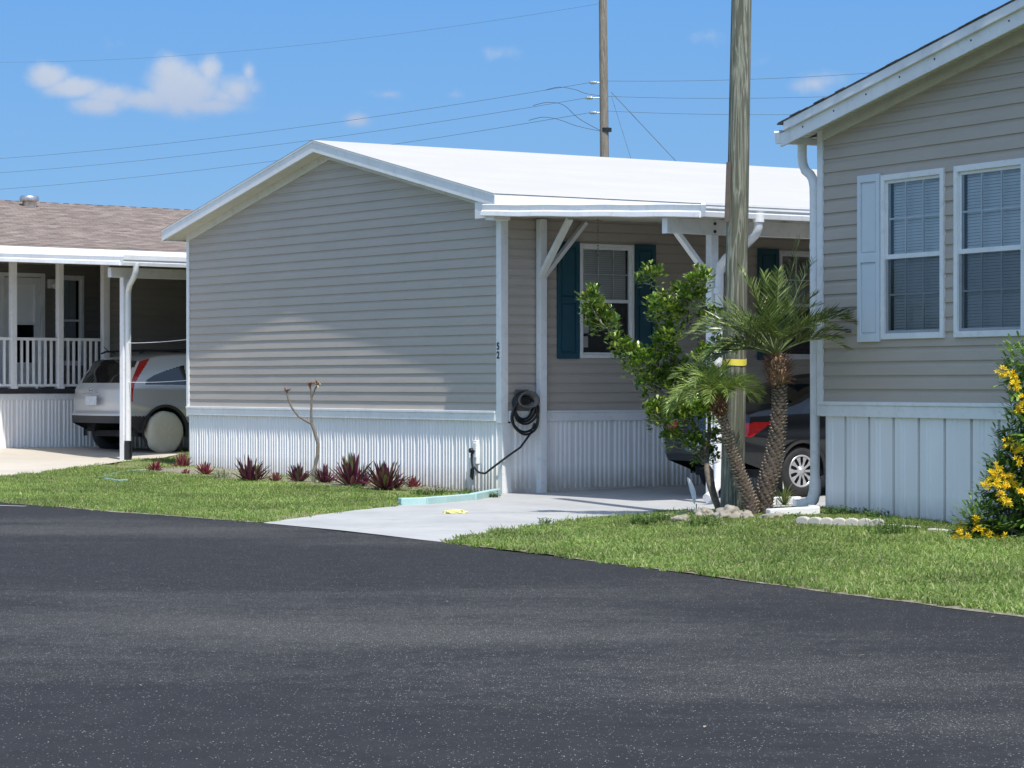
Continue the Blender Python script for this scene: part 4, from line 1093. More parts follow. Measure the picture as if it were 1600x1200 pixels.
def suv_rear(x, z):
    if z < .66: return 'bumper' if z < .62 else 'body'
    if 1.17 < z < 1.56 and abs(x) < .66: return 'rear_window'
    return 'body'
SUV['rearf'] = suv_rear
SUV['frontf'] = lambda x, z: 'bumper' if z < .5 else ('headlight' if .68 < z < .84 and abs(x) > .5 else 'body')
sx, sy = lw(-2.24, .80); sz = g(*lw(-1.4, 1.6))
suv = car('parked_car', 'silver SUV seen from behind, parked under the left carport', SUV, (sx, sy, sz+.0), ROT_L)
# its fittings
m = MB(); m.box(-.20, .20, .055, .075, .80, .96)
m = MB(); m.bar((-.18, .045, .82), (.18, .045, .82), .01, .01); 
m = MB(); m.box(-.17, .17, -.030, -.012, .80, .95); bevel(m.build('license_plate', 'plate', suv), .005)
m = MB()
for z in (.975,): m.box(-.26, .26, -.03, .0, z, z+.02)
m.build('tailgate_trim', 'chrome', suv)
m = MB()
m.hexa([(-.055,-.03,1.01),(-.040,-.03,1.01),(-.040,-.01,1.01),(-.055,-.01,1.01),(-.062,-.03,1.08),(-.047,-.03,1.08),(-.047,-.01,1.08),(-.062,-.01,1.08)])
m.hexa([(.040,-.03,1.01),(.055,-.03,1.01),(.055,-.01,1.01),(.040,-.01,1.01),(.047,-.03,1.08),(.062,-.03,1.08),(.062,-.01,1.08),(.047,-.01,1.08)])
m.box(-.045, .045, -.03, -.01, 1.037, 1.050); m.build('badge', 'chrome', suv)
m = MB(); m.bar((.93, 1.62, .985), (.93, 1.80, .985), .02, .022); m.build('door_handle', 'suv_paint', suv)
m = MB()
for s in (-1, 1): m.tube([(s*.60, .55, 1.665), (s*.60, .65, 1.70), (s*.61, 1.6, 1.735), (s*.60, 2.3, 1.70), (s*.60, 2.4, 1.67)], .016, 8)
m.build('roof_rail', 'black', suv)
m = MB(); m.tube([(.0, .45, 1.66), (.0, .30, 1.71), (.0, .22, 1.78)], [.012, .008, .004], 6); m.build('antenna', 'black', suv)
# tyre cover leaning on the SUV's rear wheel
m = MB(); R = .385
n = 44; rings = [(0, .055), (.10, .058), (.20, .055), (.29, .045), (.335, .024), (.358, -.01), (.350, -.08), (.34, -.15)]
vs = []
for r, h in rings:
    for j in range(n):
        a = 2*math.pi*j/n; wob = 1+.010*math.sin(a*9+r*30)*(r > .3)+.012*math.sin(a*3+.7)
        y_, z_ = r*wob*math.cos(a), r*wob*math.sin(a)
        if z_ < -.34: y_ *= 1.03; z_ = -.34-(-.34-z_)*.2
        vs.append((h+.005*math.sin(a*7+r*22)*(r > .05), y_, z_+.345))
m.add(vs, [(i*n+j, i*n+(j+1)%n, (i+1)*n+(j+1)%n, (i+1)*n+j) for i in range(len(rings)-1) for j in range(n)], True)
px_, py_ = lw(-2.24+.90, .80+.86)
o = m.build('tire_cover', 'cover', None, (px_, py_, sz), ROT_L); tag(o, 'beige vinyl cover pulled over the silver SUV rear wheel', 'tire cover')

# dark sedan
SED = dict(ag=.06, lip='sedan_paint', L=4.45, W=1.70, tumble=.42, wheels=(.95, 3.55), wr=.308,
  top=[(0,1.02),(.15,1.06),(.45,1.09),(.75,1.14),(1.25,1.36),(1.7,1.47),(2.1,1.49),(2.5,1.46),(2.95,1.30),(3.4,1.02),(3.9,.95),(4.3,.82),(4.45,.72)],
  belt=[(0,.96),(1.0,.99),(2.4,.95),(3.1,.92),(3.5,.90),(4.45,.68)],
  sill=[(0,.42),(.3,.32),(.55,.24),(3.9,.22),(4.45,.30)],
  rear=[(0,.16),(.40,.04),(.52,.0),(.68,.02),(.80,.07),(1.0,.10),(1.1,.14),(1.5,.5)],
  front=[(0,.1),(.5,.0),(.8,.08),(1.0,.2)],
  mats=dict(body='sedan_paint', side_window='car_glass', rear_window='car_glass', bumper='sedan_paint', tail_light='red_lens', back_light='clear_lens', windscreen='car_glass', underbody='rubber', headlight='clear_lens', lower_trim='trim_plastic', panel_gap='black'))
def sed_side(y, z, v):
    if v < 1.02 and z > .30 and any(abs(y-q) < .008 for q in (1.30, 1.75, 2.75)) and not (y < 1.5 and z < .66): return 'panel_gap'
    if v > 1.03 and .95 < y < 3.25:
        zt = 1.02+.40*min(1, max(0, (y-.95)/.8))**.8
        if 1.0 < z < min(zt, 1.40) and not (1.72 < y < 1.78): return 'side_window'
    yr = interl(SED['rear'], z)
    t = y-yr-.10
    if .72 < z < .89 and t < .05+.26*(z-.72)/.17: return 'tail_light'
    return 'body'
SED['side'] = sed_side
SED['topf'] = lambda y, t, z: 'windscreen' if (2.62 < y < 3.42 and t < .9) else ('rear_window' if .80 < y < 1.45 and t < .85 else 'body')
SED['rearf'] = lambda x, z: 'lower_trim' if z < .50 else ('tail_light' if .72 < z < .88 and abs(x) > .52 else 'body')
SED['frontf'] = lambda x, z: 'lower_trim' if z < .45 else ('headlight' if .6 < z < .74 and abs(x) > .5 else 'body')
cx_, cy_ = cw(3.30-.85, 2.18-.95)
sed = car('parked_car', 'charcoal sedan parked behind the palms under the right end of the carport', SED, (cx_, cy_, g(cx_+.5, cy_)+.012), ROT_C)
m = MB(); m.box(-.16, .16, -.030, -.01, .55, .70); bevel(m.build('license_plate', 'plate', sed), .005)
m = MB(); m.bar((.88, 1.55, .90), (.88, 1.72, .90), .02, .022); m.build('door_handle', 'sedan_paint', sed)

# ------------------------------------------------------------------ POLES AND CABLES
def wobbly_pole(h, r0, r1, lean, n=20, seed=0):
    m = MB(); k = 40; pts = [Vector((lean[0]*i/k, lean[1]*i/k, -.3+(h+.3)*i/k)) for i in range(k+1)]
    rr = [(r0+(r1-r0)*i/k)*(1+.012*mnoise.noise(Vector((0, i*.5, seed)))) for i in range(k+1)]
    m.tube(pts, rr, n); return m
PZ = 27.0; pbx = (1143-800)/F*PZ
pole = thing('utility_pole', 'thick green treated timber pole standing between the palms and the carport post', 'utility pole', (pbx, PZ, g(pbx, PZ)))
m = wobbly_pole(9.0, .122, .090, (.17, 0)); m.build('pole', 'pole', pole)
m = MB(); m.bar((-.055, -.08, 2.95), (-.035, -.08, 3.55), .045, .03); m.build('conduit_strip', 'conduit', pole)
m = MB()
zc = EYE+(600-566)/F*PZ-g(pbx, PZ); n = 26; vs = []
for j in range(n+1):
    a = 2*math.pi*j/n; r = .1235+.003*math.sin(a*5); dz = .010*math.sin(a*2)+.012*math.cos(a)
    vs += [(.03+r*math.cos(a), r*math.sin(a), zc-.035+dz), (.03+r*math.cos(a), r*math.sin(a), zc+.030+dz*.8)]
m.add(vs, [(2*j, 2*j+2, 2*j+3, 2*j+1) for j in range(n)], True)
o = m.build('tape', 'yellow_plastic', None, (pbx, PZ, g(pbx, PZ))); tag(o, 'yellow tape wrapped around the thick timber pole', 'tape')
FZ = 83.0; fx = (949-800)/F*FZ
fpole = thing('utility_pole', 'distant weathered pole with three insulators rising behind the white roof', 'utility pole', (fx, FZ, 0))
wobbly_pole(13.35, .165, .125, (-.14, 0)).build('pole', 'pole_far', fpole)
hts = [EYE+(600-y)/F*FZ for y in (129, 153, 176)]
arms = []
for i, h in enumerate(hts):
    m = MB(); ex = -.42-(.12 if i == 1 else .0); m.tube([(-.1, 0, h), (ex+.10, 0, h-.0)], .022, 8)
    br = m.build('insulator_bracket', 'steel', fpole)
    m = MB(); m.lathe([(.02,-.14),(.05,-.13),(.03,-.09),(.07,-.07),(.03,-.03),(.075,-.01),(.03,.03),(.06,.05),(.02,.09)], 12, 'x', (ex, 0, h)); m.build('insulator', 'steel', br)
    arms.append((ex-.12, h))
m = MB(); h = EYE+(600-203)/F*FZ
m.tube([(-.04,0,h-.06),(-.04,0,h+.06)], .175, 14); m.build('pole_band', 'black', fpole)
for i, (ex, hh) in enumerate(arms):      # looping jumper leads
    m = MB(); a = Vector((ex-1.4-.25*i, 0, hh-.24)); b = Vector((-.16, 0, h-.05 if i else hh-.42))
    pts = [a, a+Vector((.45, 0, .10)), a+Vector((.95, 0, .02)), Vector(((a.x+b.x)/2+.35, 0, (a.z+b.z)/2+.0)), b]
    pts2 = []
    for k in range(len(pts)-1):
        for t in (0, .25, .5, .75):
            p0 = pts[max(k-1, 0)]; p1 = pts[k]; p2 = pts[k+1]; p3 = pts[min(k+2, len(pts)-1)]
            pts2.append(.5*((2*p1)+(p2-p0)*t+(2*p0-5*p1+4*p2-p3)*t*t+(3*p1-p0-3*p2+p3)*t**3))
    m.tube(pts2+[b], .0085, 6); m.build('jumper_lead', 'black', fpole)
def cable(a, b, sag, r, label, name='power_cable', group='power cables on the distant pole'):
    m = MB(); a, b = Vector(a), Vector(b)
    m.tube([a.lerp(b, t)-Vector((0,0,4*sag*t*(1-t))) for t in [i/30 for i in range(31)]], r, 5)
    return tag(m.build(name, 'wire'), label, 'cable', group)
LE = [(-100, 254), (-100, 276), (-100, 302)]
for i, ((ex, hh), (qx, qy)) in enumerate(zip(arms, LE)):
    cable((fx+ex, FZ, hh), wp(qx, qy, 116), .35, .0068, ['top cable of three running left from the distant pole', 'middle cable of three running left from the distant pole', 'lowest cable of three running left, dipping behind the gable'][i])
RE = [(1700, 80), (1700, 123), (1700, 155)]
for i, (hh, (qx, qy)) in enumerate(zip(hts, RE)):
    cable((fx, FZ, hh+.05), wp(qx, qy, 76), .25, .0065, ['top cable of three running right from the distant pole', 'middle cable of three running right from the distant pole', 'lowest cable of three running right from the distant pole'][i])
cable((fx-.1, FZ, 13.2), wp(-100, 96, 116), .6, .0042, 'thin overhead cable crossing the sky above the cloud, highest of all')
cable((fx+.12, FZ, hts[0]-.3), wp(1062, 258, 83), .0, .012, 'taut guy wire slanting right down from the distant pole', 'guy_wire')
cable((fx+.12, FZ, hts[0]-.4), wp(988, 255, 83), .0, .007, 'short steep guy wire beside the distant pole', 'guy_wire')

# ------------------------------------------------------------------ PALMS
def palm_trunk(m, pts, rads, knob=.016, spiral=13):
    # smooth centreline, then rows of raised leaf scars
    P = []; R = []
    k = len(pts)
    for i in range(k-1):
        for t in [j/10 for j in range(10)]:
            p0, p1, p2, p3 = (Vector(pts[max(i-1,0)]), Vector(pts[i]), Vector(pts[i+1]), Vector(pts[min(i+2,k-1)]))
            P.append(.5*((2*p1)+(p2-p0)*t+(2*p0-5*p1+4*p2-p3)*t*t+(3*p1-p0-3*p2+p3)*t**3)); R.append(rads[i]+(rads[i+1]-rads[i])*t)
    P.append(Vector(pts[-1])); R.append(rads[-1])
    m.tube(P, R, 14); return P, R
def palm_knobs(P, R, seed):
    m = MB(); rr = random.Random(seed); L = 0; row = 0; last = 0
    for i in range(1, len(P)):
        seg = (P[i]-P[i-1]); L += seg.length
        while last < L:
            t = 1-(L-last)/max(seg.length, 1e-6); c = P[i-1]+seg*t; d = seg.normalized(); r = R[i-1]+(R[i]-R[i-1])*t
            x = (Vector((1,0,0))-d*d.x).normalized(); y = d.cross(x)
            n = 8
            for j in range(n):
                a = 2*math.pi*(j+.5*(row%2))/n+row*.12; o_ = x*math.cos(a)+y*math.sin(a); tn = d.cross(o_)
                s = rr.uniform(.8, 1.25); w = .021*s; h = .012*s; base = c+o_*(r-.004)
                tip = c+o_*(r+.017*s)+d*.014
                m.add([base-tn*w, base-d*h, base+tn*w, base+d*h*1.2, tip-tn*w*.45, tip+tn*w*.45], [(0,1,4), (1,5,4), (1,2,5), (2,3,5), (3,4,5), (3,0,4)])
            last += .030; row += 1
    return m
def frond(m, base, az, el, L, droop, rr, n=30, leaf=.17, leafdroop=.25, w=.0055, twist=0., stalk=None, bare=.16):
    """one pinnate frond: thin rachis with two ranks of narrow leaflets"""
    d = Vector((math.cos(az)*math.cos(el), math.sin(az)*math.cos(el), math.sin(el)))
    p = Vector(base); pts = [p.copy()]; dirs = [d.copy()]; st = L/16
    for i in range(16):
        d = (d+Vector((0,0,-droop*(.3+i/10)*st/L*2.2))).normalized(); p = p+d*st; pts.append(p.copy()); dirs.append(d.copy())
    (stalk if stalk is not None else m).tube(pts, [.0085*(1-i/18) for i in range(17)], 5, cap=False)
    for i in range(n):
        t = bare+(1-bare)*i/(n-1); f = t*16; k = min(int(f), 15); q = pts[k].lerp(pts[k+1], f-k); dd = dirs[k]
        side = dd.cross(Vector((0,0,1))); side = side.normalized() if side.length > .05 else Vector((1,0,0)); up = side.cross(dd)
        ll = leaf*(math.sin(math.pi*min(1, .18+.82*t)**.8)*.75+.38)*rr.uniform(.85, 1.1)
        for s in (-1, 1):
            ang = rad(rr.uniform(42, 66))*(1-.40*t)
            v = (dd*math.cos(ang)+side*s*math.sin(ang)+up*rr.uniform(.0, .55)).normalized()
            a = q; b = a+v*ll*.5; v2 = (v+Vector((0,0,-leafdroop*rr.uniform(.6, 1.4)))).normalized(); c = b+v2*ll*.5
            wn = v.cross(up).normalized() if v.cross(up).length > .05 else side; wv = wn.lerp(up, rr.uniform(0, .7)).normalized()*w
            m.add([a-wv*.5, a+wv*.5, b+wv, b-wv, c], [(0,1,2,3), (3,2,4)])
def fibre_boss(m, c, r, h, rr, n=620, L=.085):
    for i in range(n):
        a = rr.uniform(0, 2*math.pi); z = rr.uniform(-h/2, h/2); k = math.sqrt(max(0, 1-(2*z/h)**2))*.75+.3
        b = Vector(c)+Vector((math.cos(a)*r*k*.7, math.sin(a)*r*k*.7, z))
        d = Vector((math.cos(a)*.9, math.sin(a)*.9, rr.uniform(-.4, 1.3))).normalized(); t = d.cross(Vector((0,0,1))).normalized()
        w = rr.uniform(.003, .009); e = b+d*rr.uniform(L*.5, L*1.2)
        m.add([b-t*w, b+t*w, e+t*w*.4, e-t*w*.4], [(0,1,2,3)])
    m.lathe([(r*.35,-h*.5),(r*.5,-h*.3),(r*.5,0),(r*.4,h*.35),(r*.2,h*.5)], 12, 'z', c)
    return m
def make_palm(label, base_px, Z, cpts, rads, crown, fr_list, leafmat, seed, boss_r, boss_h, leaf, w, nleaf, ldroop=.12):
    gx = (base_px-800)/F*Z; gz0 = g(gx, Z)
    root = thing('pygmy_date_palm', label, 'palm', (gx, Z, gz0), 0, 'small palms in front of the timber pole')
    rr = random.Random(seed)
    L = [Vector(((px-800)/F*(Z+dz)-gx, dz, EYE+(600-py)/F*(Z+dz)-gz0)) for px, py, dz in cpts]
    L[0].z = -.05
    m = MB(); P, R = palm_trunk(m, L, rads); tr = m.build('trunk', 'palm_bark', root)
    palm_knobs(P, R, seed).build('leaf_scars', 'scar', tr, fix=False)
    cpx, cpy, cdz = crown
    C = Vector(((cpx-800)/F*(Z+cdz)-gx, cdz, EYE+(600-cpy)/F*(Z+cdz)-gz0))
    bossc = P[-1]
    fibre_boss(MB(), bossc, boss_r, boss_h, rr).build('fibre_boss', 'fibre_light', root, fix=False)
    m = MB(); st = MB()
    for az, el, LL, dr in fr_list:
        frond(m, C, rad(az), rad(el), LL, dr, rr, nleaf, leaf, ldroop, w, stalk=st, bare=.30 if nleaf < 36 else .14)
    cr = m.build('crown', leafmat, root, fix=False); st.build('stalks', 'stalk', cr, fix=False)
    return root
M['scar'] = mat_var('leaf_scar', (.16, .12, .085), (.44, .36, .27), 30, .85)
M['palm_bark'] = mat_var('palm_bark', (.05, .035, .026), (.13, .095, .07), 18, .9, bmp=.6)
M['fibre_light'] = leaf_mat('palm_fibre_tufts', (.13, .06, .03), (.30, .16, .08), (.52, .34, .20), .9, .1, 12)
M['stalk'] = mat_var('palm_stalk', (.14, .18, .06), (.24, .28, .10), 20, .5)
rr = random.Random(21)
big_fr = []
for az, el, LL, dr in [(180,58,.86,1.55),(172,48,.84,1.4),(188,40,.80,1.2),(165,66,.74,1.5),(200,56,.86,1.6),(178,30,.66,.9),(160,44,.66,1.2),(210,38,.68,1.1),(195,24,.62,.7),
      (0,58,.84,1.4),(8,46,.80,1.2),(-12,52,.86,1.4),(-25,38,.66,1.1),(20,62,.70,1.2),(-5,34,.66,.9),(15,66,.66,.9),(-40,52,.70,1.5),(2,28,.55,.7),
      (90,84,.56,.2),(70,76,.60,.4),(110,78,.58,.4),(-90,82,.58,.3),(-70,68,.56,.9),(-110,64,.62,1.1),(100,60,.64,1.1),(60,52,.64,1.2),(130,52,.66,1.2),(-130,50,.70,1.4),(-60,44,.58,1.1),(-95,46,.50,1.1),
      (-150,44,.72,1.3),(-140,28,.55,.9),(186,34,.84,1.5),(196,24,.74,1.2),(176,28,.82,1.5),(168,22,.70,1.2),(45,70,.68,.5),(150,70,.66,.7),(30,72,.80,.25)]:
    big_fr.append((az+rr.uniform(-6, 6), el+rr.uniform(-7, 7), LL*rr.uniform(.88, 1.12)*(1.42 if el > 68 else 1.08), dr*.44+.05))
make_palm('taller palm with brown fibre collar, fronds reaching the right house', 1192, 25.75,
  [(1192,806,0),(1196,770,0),(1203,740,0),(1212,700,.02),(1216,660,.02),(1218,620,.02),(1217,600,0),(1216,580,0)],
  [.078,.086,.088,.078,.070,.066,.068,.055], (1212,556,0), big_fr, 'palm_leaf', 5, .165, .30, .225, .0060, 30)
sm_fr = []
for az, el, LL, dr in [(180,52,.62,1.8),(170,66,.56,1.7),(195,42,.62,1.7),(205,60,.60,1.9),(160,46,.55,1.5),(220,50,.56,1.9),(0,62,.52,1.9),(12,70,.52,1.7),(-15,54,.54,1.9),(-30,62,.52,1.9),(25,54,.5,1.6),
       (90,78,.42,.9),(-90,76,.5,1.3),(-75,60,.5,1.8),(-110,56,.52,1.9),(-130,64,.54,1.8),(-55,66,.5,1.7),(120,62,.5,1.4),(60,64,.46,1.4),(145,74,.5,1.0),(35,78,.46,.9),(185,76,.5,1.2),(-160,32,.5,1.3),(182,30,.55,1.2)]:
    sm_fr.append((az+rr.uniform(-6, 6), el+rr.uniform(-4, 4), LL*rr.uniform(.85, 1.12), dr*.62))
make_palm('shorter leaning palm whose fine drooping fronds cover the timber pole', 1176, 25.6,
  [(1177,806,0),(1172,785,0),(1160,750,0),(1148,720,0),(1139,690,0),(1133,665,0),(1127,648,0),(1124,636,0)],
  [.066,.066,.060,.052,.047,.043,.046,.036], (1122,632,0), sm_fr, 'palm_leaf_bright', 9, .08, .20, .21, .0036, 40, .32)

# ------------------------------------------------------------------ SHRUB
def leaf_tri(m, p, d, L, w, cup=.15):
    d = d.normalized(); s = d.cross(Vector((0,0,1))); s = s.normalized() if s.length > .1 else Vector((1,0,0)); u = s.cross(d)
    a = p; b = p+d*L*.55+s*w/2+u*cup*L*.2; c = p+d*L; e = p+d*L*.55-s*w/2+u*cup*L*.2; f = p+d*L*.85+s*w*.42; h = p+d*L*.85-s*w*.42
    m.add([a, b, f, c, h, e], [(0,1,2,3), (0,3,4,5)])
clusters = [(1016,435,24),(922,466,20),(932,488,26),(950,508,22),(930,505,18),(1032,482,28),(1050,500,34),(1062,455,16),(1092,440,24),(1080,470,28),(985,548,14),(968,540,20),(1000,572,34),(975,560,18),(1040,560,28),(1062,588,32),(1030,606,34),(1073,615,32),(1100,560,22),(1112,500,22),(1120,540,18),(1058,655,32),(1028,645,26),(1092,650,32),(1085,698,24),(1106,716,20),(1050,686,18),(1118,688,18),(1042,532,26),(1010,600,22),(1090,600,22),(1115,640,20),(1030,665,18),(1112,590,16)]
SZ = 27.3; sbx = (1128-800)/F*SZ; sbz = g(sbx, SZ)
shrub = thing('shrub', 'tall glossy leaved shrub with bright green tufts left of the timber pole', 'shrub', (sbx, SZ, sbz))
rr = random.Random(31); m = MB(); br = MB()
def loc_s(px, py, dz): return Vector(((px-800)/F*(SZ+dz)-sbx, dz, EYE+(600-py)/F*(SZ+dz)-sbz))
def limb(a, b, r0, r1, bow=.06):
    a, b = Vector(a), Vector(b); n = 7; mid = Vector((rr.uniform(-bow, bow), rr.uniform(-bow, bow), rr.uniform(0, bow)))
    pts = [a.lerp(b, i/n)+mid*math.sin(math.pi*i/n) for i in range(n+1)]
    br.tube(pts, [r0+(r1-r0)*i/n for i in range(n+1)], 7); return pts
base = Vector((0, 0, -.03))
forks = [limb(base, loc_s(1104,708,.0), .035, .026), ]
l2 = limb(loc_s(1104,708,.0), loc_s(1062,630,-.05), .026, .020); l3 = limb(loc_s(1062,630,-.05), loc_s(1005,590,.1), .018, .012)
l4 = limb(loc_s(1062,630,-.05), loc_s(1050,540,.15), .018, .012); l5 = limb(loc_s(1050,540,.15), loc_s(1020,450,.1), .012, .007); l6 = limb(loc_s(1005,590,.1), loc_s(940,505,0), .011, .007)
l7 = limb(loc_s(1104,708,.0), loc_s(1095,600,.2), .022, .014); l8 = limb(loc_s(1095,600,.2), loc_s(1092,470,.2), .014, .007); l9 = limb(base, loc_s(1112,735,.1), .03, .02); l10 = limb(loc_s(1112,735,.1), loc_s(1052,680,.0), .016, .01)
allp = [p for l in (l2,l3,l4,l5,l6,l7,l8,l9,l10) for p in l]
clusters = [(px, py, r*1.06) for px, py, r in clusters]
for px, py, r in clusters:
    c = loc_s(px, py, rr.uniform(-.25, .3)); near = min(allp, key=lambda p: (p-c).length+(.3 if p.z > c.z else 0)); limb(near, c, .007, .004, .03)
    R = r/F*SZ
    for _ in range(int(12+R*R*2800)):
        d = Vector((rr.gauss(0,1), rr.gauss(0,1), rr.gauss(.25,1))).normalized(); p = c+d*R*rr.random()**.5*.9
        tuft = (d+Vector((0,0,.7))).normalized()
        for k in range(4):
            a = rr.uniform(0, 6.28); v = (tuft+Vector((math.cos(a), math.sin(a), rr.uniform(-.2,.5)))*.9)
            leaf_tri(m, p, v, rr.uniform(.040, .080), rr.uniform(.018, .034))
br.build('branches', 'bark', shrub); m.build('crown', 'shrub_leaf', shrub, fix=False)

# yellow elder bush
EZ_ = 22.3; ebx = (1590-800)/F*EZ_; ebz = g(ebx, EZ_)
elder = thing('flowering_bush', 'leafy bush with yellow trumpet flowers against the right house skirting', 'bush', (ebx, EZ_, ebz))
def loc_e(px, py, dz): return Vector(((px-800)/F*(EZ_+dz)-ebx, dz, EYE+(600-py)/F*(EZ_+dz)-ebz))
rr = random.Random(17); m = MB(); fl = MB(); st = MB()
ecl = [(1600,565,26),(1590,590,22),(1625,600,40),(1596,630,16),(1590,665,22),(1620,670,40),(1585,700,30),(1610,730,44),(1570,735,24),(1560,765,26),(1590,780,40),(1620,790,46),(1545,800,26),(1570,815,30),(1600,822,34),(1522,812,20),(1535,826,22),(1560,834,22),(1512,826,12),(1640,700,50),(1650,620,50),(1650,790,50),(1660,560,40),(1590,756,26),(1630,830,30)]
for px, py, r in ecl:
    c = loc_e(px, py, rr.uniform(-.12, .22)); R = r/F*EZ_; b0 = Vector((rr.uniform(-.1,.15), rr.uniform(-.05,.1), 0))
    st.tube([b0, b0.lerp(c, .5)+Vector((0,0,.06)), c], [.010, .007, .003], 6)
    for _ in range(int(16+R*R*1500)):
        d = Vector((rr.gauss(0,1), rr.gauss(0,1), rr.gauss(0,1))).normalized(); p = c+d*R*rr.random()**.45
        ax_ = (d+Vector((rr.uniform(-.5,.5), rr.uniform(-.5,.5), .3))).normalized(); sd = ax_.cross(Vector((0,0,1))).normalized()
        for k in range(4):      # pinnate leaf: pairs of pointed leaflets
            q = p+ax_*k*.022
            for s in (-1, 1): leaf_tri(m, q, ax_*.7+sd*s*.8+Vector((0,0,-.2)), rr.uniform(.055, .085), rr.uniform(.018, .026))
        leaf_tri(m, p+ax_*.085, ax_, .08, .024)
fcl = [(1565,582,10),(1584,586,7),(1585,603,9),(1598,626,8),(1590,642,5),(1576,692,8),(1590,700,7),(1600,698,6),(1590,722,8),(1560,745,9),(1548,742,8),(1574,744,10),(1566,762,9),(1556,757,8),(1562,776,9),(1574,784,7),(1598,768,7),(1524,813,6),(1530,829,9),(1500,825,7),(1497,838,9),(1510,842,7),(1545,838,8),(1556,843,8),(1570,842,7),(1558,731,7),(1582,757,6),(1540,758,6)]
for px, py, r in fcl:
    c = loc_e(px, py, rr.uniform(-.28, -.12)); R = r/F*EZ_
    for _ in range(int(5+r*.8)):
        d = Vector((rr.gauss(0,1), rr.gauss(-.4,1), rr.gauss(0,1))).normalized(); p = c+d*R*.8*rr.random()
        ax_ = (d+Vector((0,-.6,.1))).normalized(); s1 = ax_.cross(Vector((0,0,1))).normalized(); s2 = s1.cross(ax_)
        for k in range(5):      # five petals round a short tube
            a = 2*math.pi*k/5; e = s1*math.cos(a)+s2*math.sin(a); e2 = s1*math.cos(a+.5)+s2*math.sin(a+.5); e3 = s1*math.cos(a-.5)+s2*math.sin(a-.5)
            b = p+ax_*.022
            fl.add([p, b+e3*.012, b+ax_*.01+e*.027, b+e2*.012], [(0,1,2,3)])
st.build('stems', 'bark', elder); m.build('foliage', 'elder_leaf', elder, fix=False); fl.build('blossoms', 'yellow_flower', elder, fix=False)

# ------------------------------------------------------------------ BED PLANTS
def sword_plant(m, R, n, rr, wid=.016, up=.9):
    for i in range(n):
        a = rr.uniform(0, 6.28); el = rad(rr.uniform(38, 88) if rr.random() < .8 else rr.uniform(15, 40)); L = R*rr.uniform(.65, 1.1)
        d = Vector((math.cos(a)*math.cos(el), math.sin(a)*math.cos(el), math.sin(el))); s = d.cross(Vector((0,0,1))).normalized()
        b = Vector((math.cos(a), math.sin(a), 0))*R*.08; w = wid*rr.uniform(.8, 1.2); nn = s.cross(d)*-.012
        p1 = b+d*L*.45; p2 = b+d*L*.8+Vector((0,0,-L*.02)); p3 = b+d*L+Vector((0,0,-L*.07))
        # V-folded leaf
        m.add([b-s*w*.7, b+nn*0, b+s*w*.7, p1-s*w, p1+nn, p1+s*w, p2-s*w*.6, p2+nn*.6, p2+s*w*.6, p3], [(0,1,4,3),(1,2,5,4),(3,4,7,6),(4,5,8,7),(6,7,9),(7,8,9)])
oy = [(243,737,22,'small reddish oyster plant, leftmost in the bed beside the driveway'),(284,731,27,'reddish oyster plant at the left corner of the skirting'),(290,742,12,'tiny reddish oyster plant just below the corner of the skirting'),
 (321,743,26,'compact reddish oyster plant right of the skirting corner'),(390,753,48,'tall purple oyster plant standing alone left of the bare sapling'),(431,754,19,'smallest reddish oyster plant in the middle of the bed'),
 (466,754,36,'purple oyster plant just left of the bare sapling'),(507,756,36,'purple oyster plant just right of the bare sapling'),(549,761,60,'large green tinged purple oyster plant, left of the big pair'),
 (601,766,58,'large dark purple oyster plant, right of the big pair'),(646,763,24,'small reddish oyster plant at the right end of the bed')]
for i, (px, py, hp, lab) in enumerate(oy):
    p = gp(px, py); R = hp/F*p.y*.92; rr = random.Random(100+i); m = MB()
    big = hp > 30
    sword_plant(m, R, int(16+hp*.75), rr, .0115+R*.035)
    if hp > 44: 
        m2 = MB(); sword_plant(m2, R*.75, 14, rr, .014); off = Vector((R*.28, -.03, 0)); m.add([Vector(v)+off for v in m2.v], m2.f)
    root = thing('oyster_plant', lab, 'plant', p, 0, 'oyster plants in the bed along the skirting')
    m.build('leaves', 'oyster' if big else 'oyster_red', root, fix=False)
# frangipani sapling
p = gp(490, 756); Zf = p.y
sap = thing('frangipani_sapling', 'bare forked sapling with budding tips growing in front of the skirting', 'sapling', p)
def loc_f(px, py, dz=0): return Vector(((px-800)/F*(Zf+dz)-p.x, dz, EYE+(600-py)/F*(Zf+dz)-p.z))
m = MB(); m.tube([loc_f(489,760), loc_f(491,735), loc_f(496,712), loc_f(497,695), loc_f(493,678), loc_f(487,662)], [.028,.026,.024,.023,.022,.020], 10)
m.tube([loc_f(487,662), loc_f(479,658,.02), loc_f(466,650,.04), loc_f(456,637,.05), loc_f(450,622,.05), loc_f(448,612,.05)], [.018,.017,.015,.015,.014,.012], 9)
m.tube([loc_f(487,664), loc_f(486,645,-.01), loc_f(487,625,-.02), loc_f(486,610,-.02), loc_f(484,603,-.02)], [.018,.016,.014,.014,.012], 9)
m.tube([loc_f(487,620,-.02), loc_f(491,610,-.04), loc_f(495,603,-.05)], [.015,.013,.01], 8)
m.build('trunk', 'frangipani_bark', sap)
m = MB(); rr = random.Random(8)
for c, n in ((loc_f(448,612,.05), 34), (loc_f(484,604,-.02), 20), (loc_f(495,602,-.05), 20)):
    for _ in range(n):
        d = Vector((rr.gauss(0,.6), rr.gauss(0,.6), rr.uniform(.1,1))); leaf_tri(m, c, d, rr.uniform(.03, .085), .018)
m.build('buds', 'bud', sap, fix=False)
m = MB()
for c in (loc_f(492,595,-.05), loc_f(499,597,-.05), loc_f(496,601,-.07)):
    for k in range(5):
        a = k*1.257; leaf_tri(m, c, Vector((math.cos(a), -.4, math.sin(a)*.8)), .042, .022)
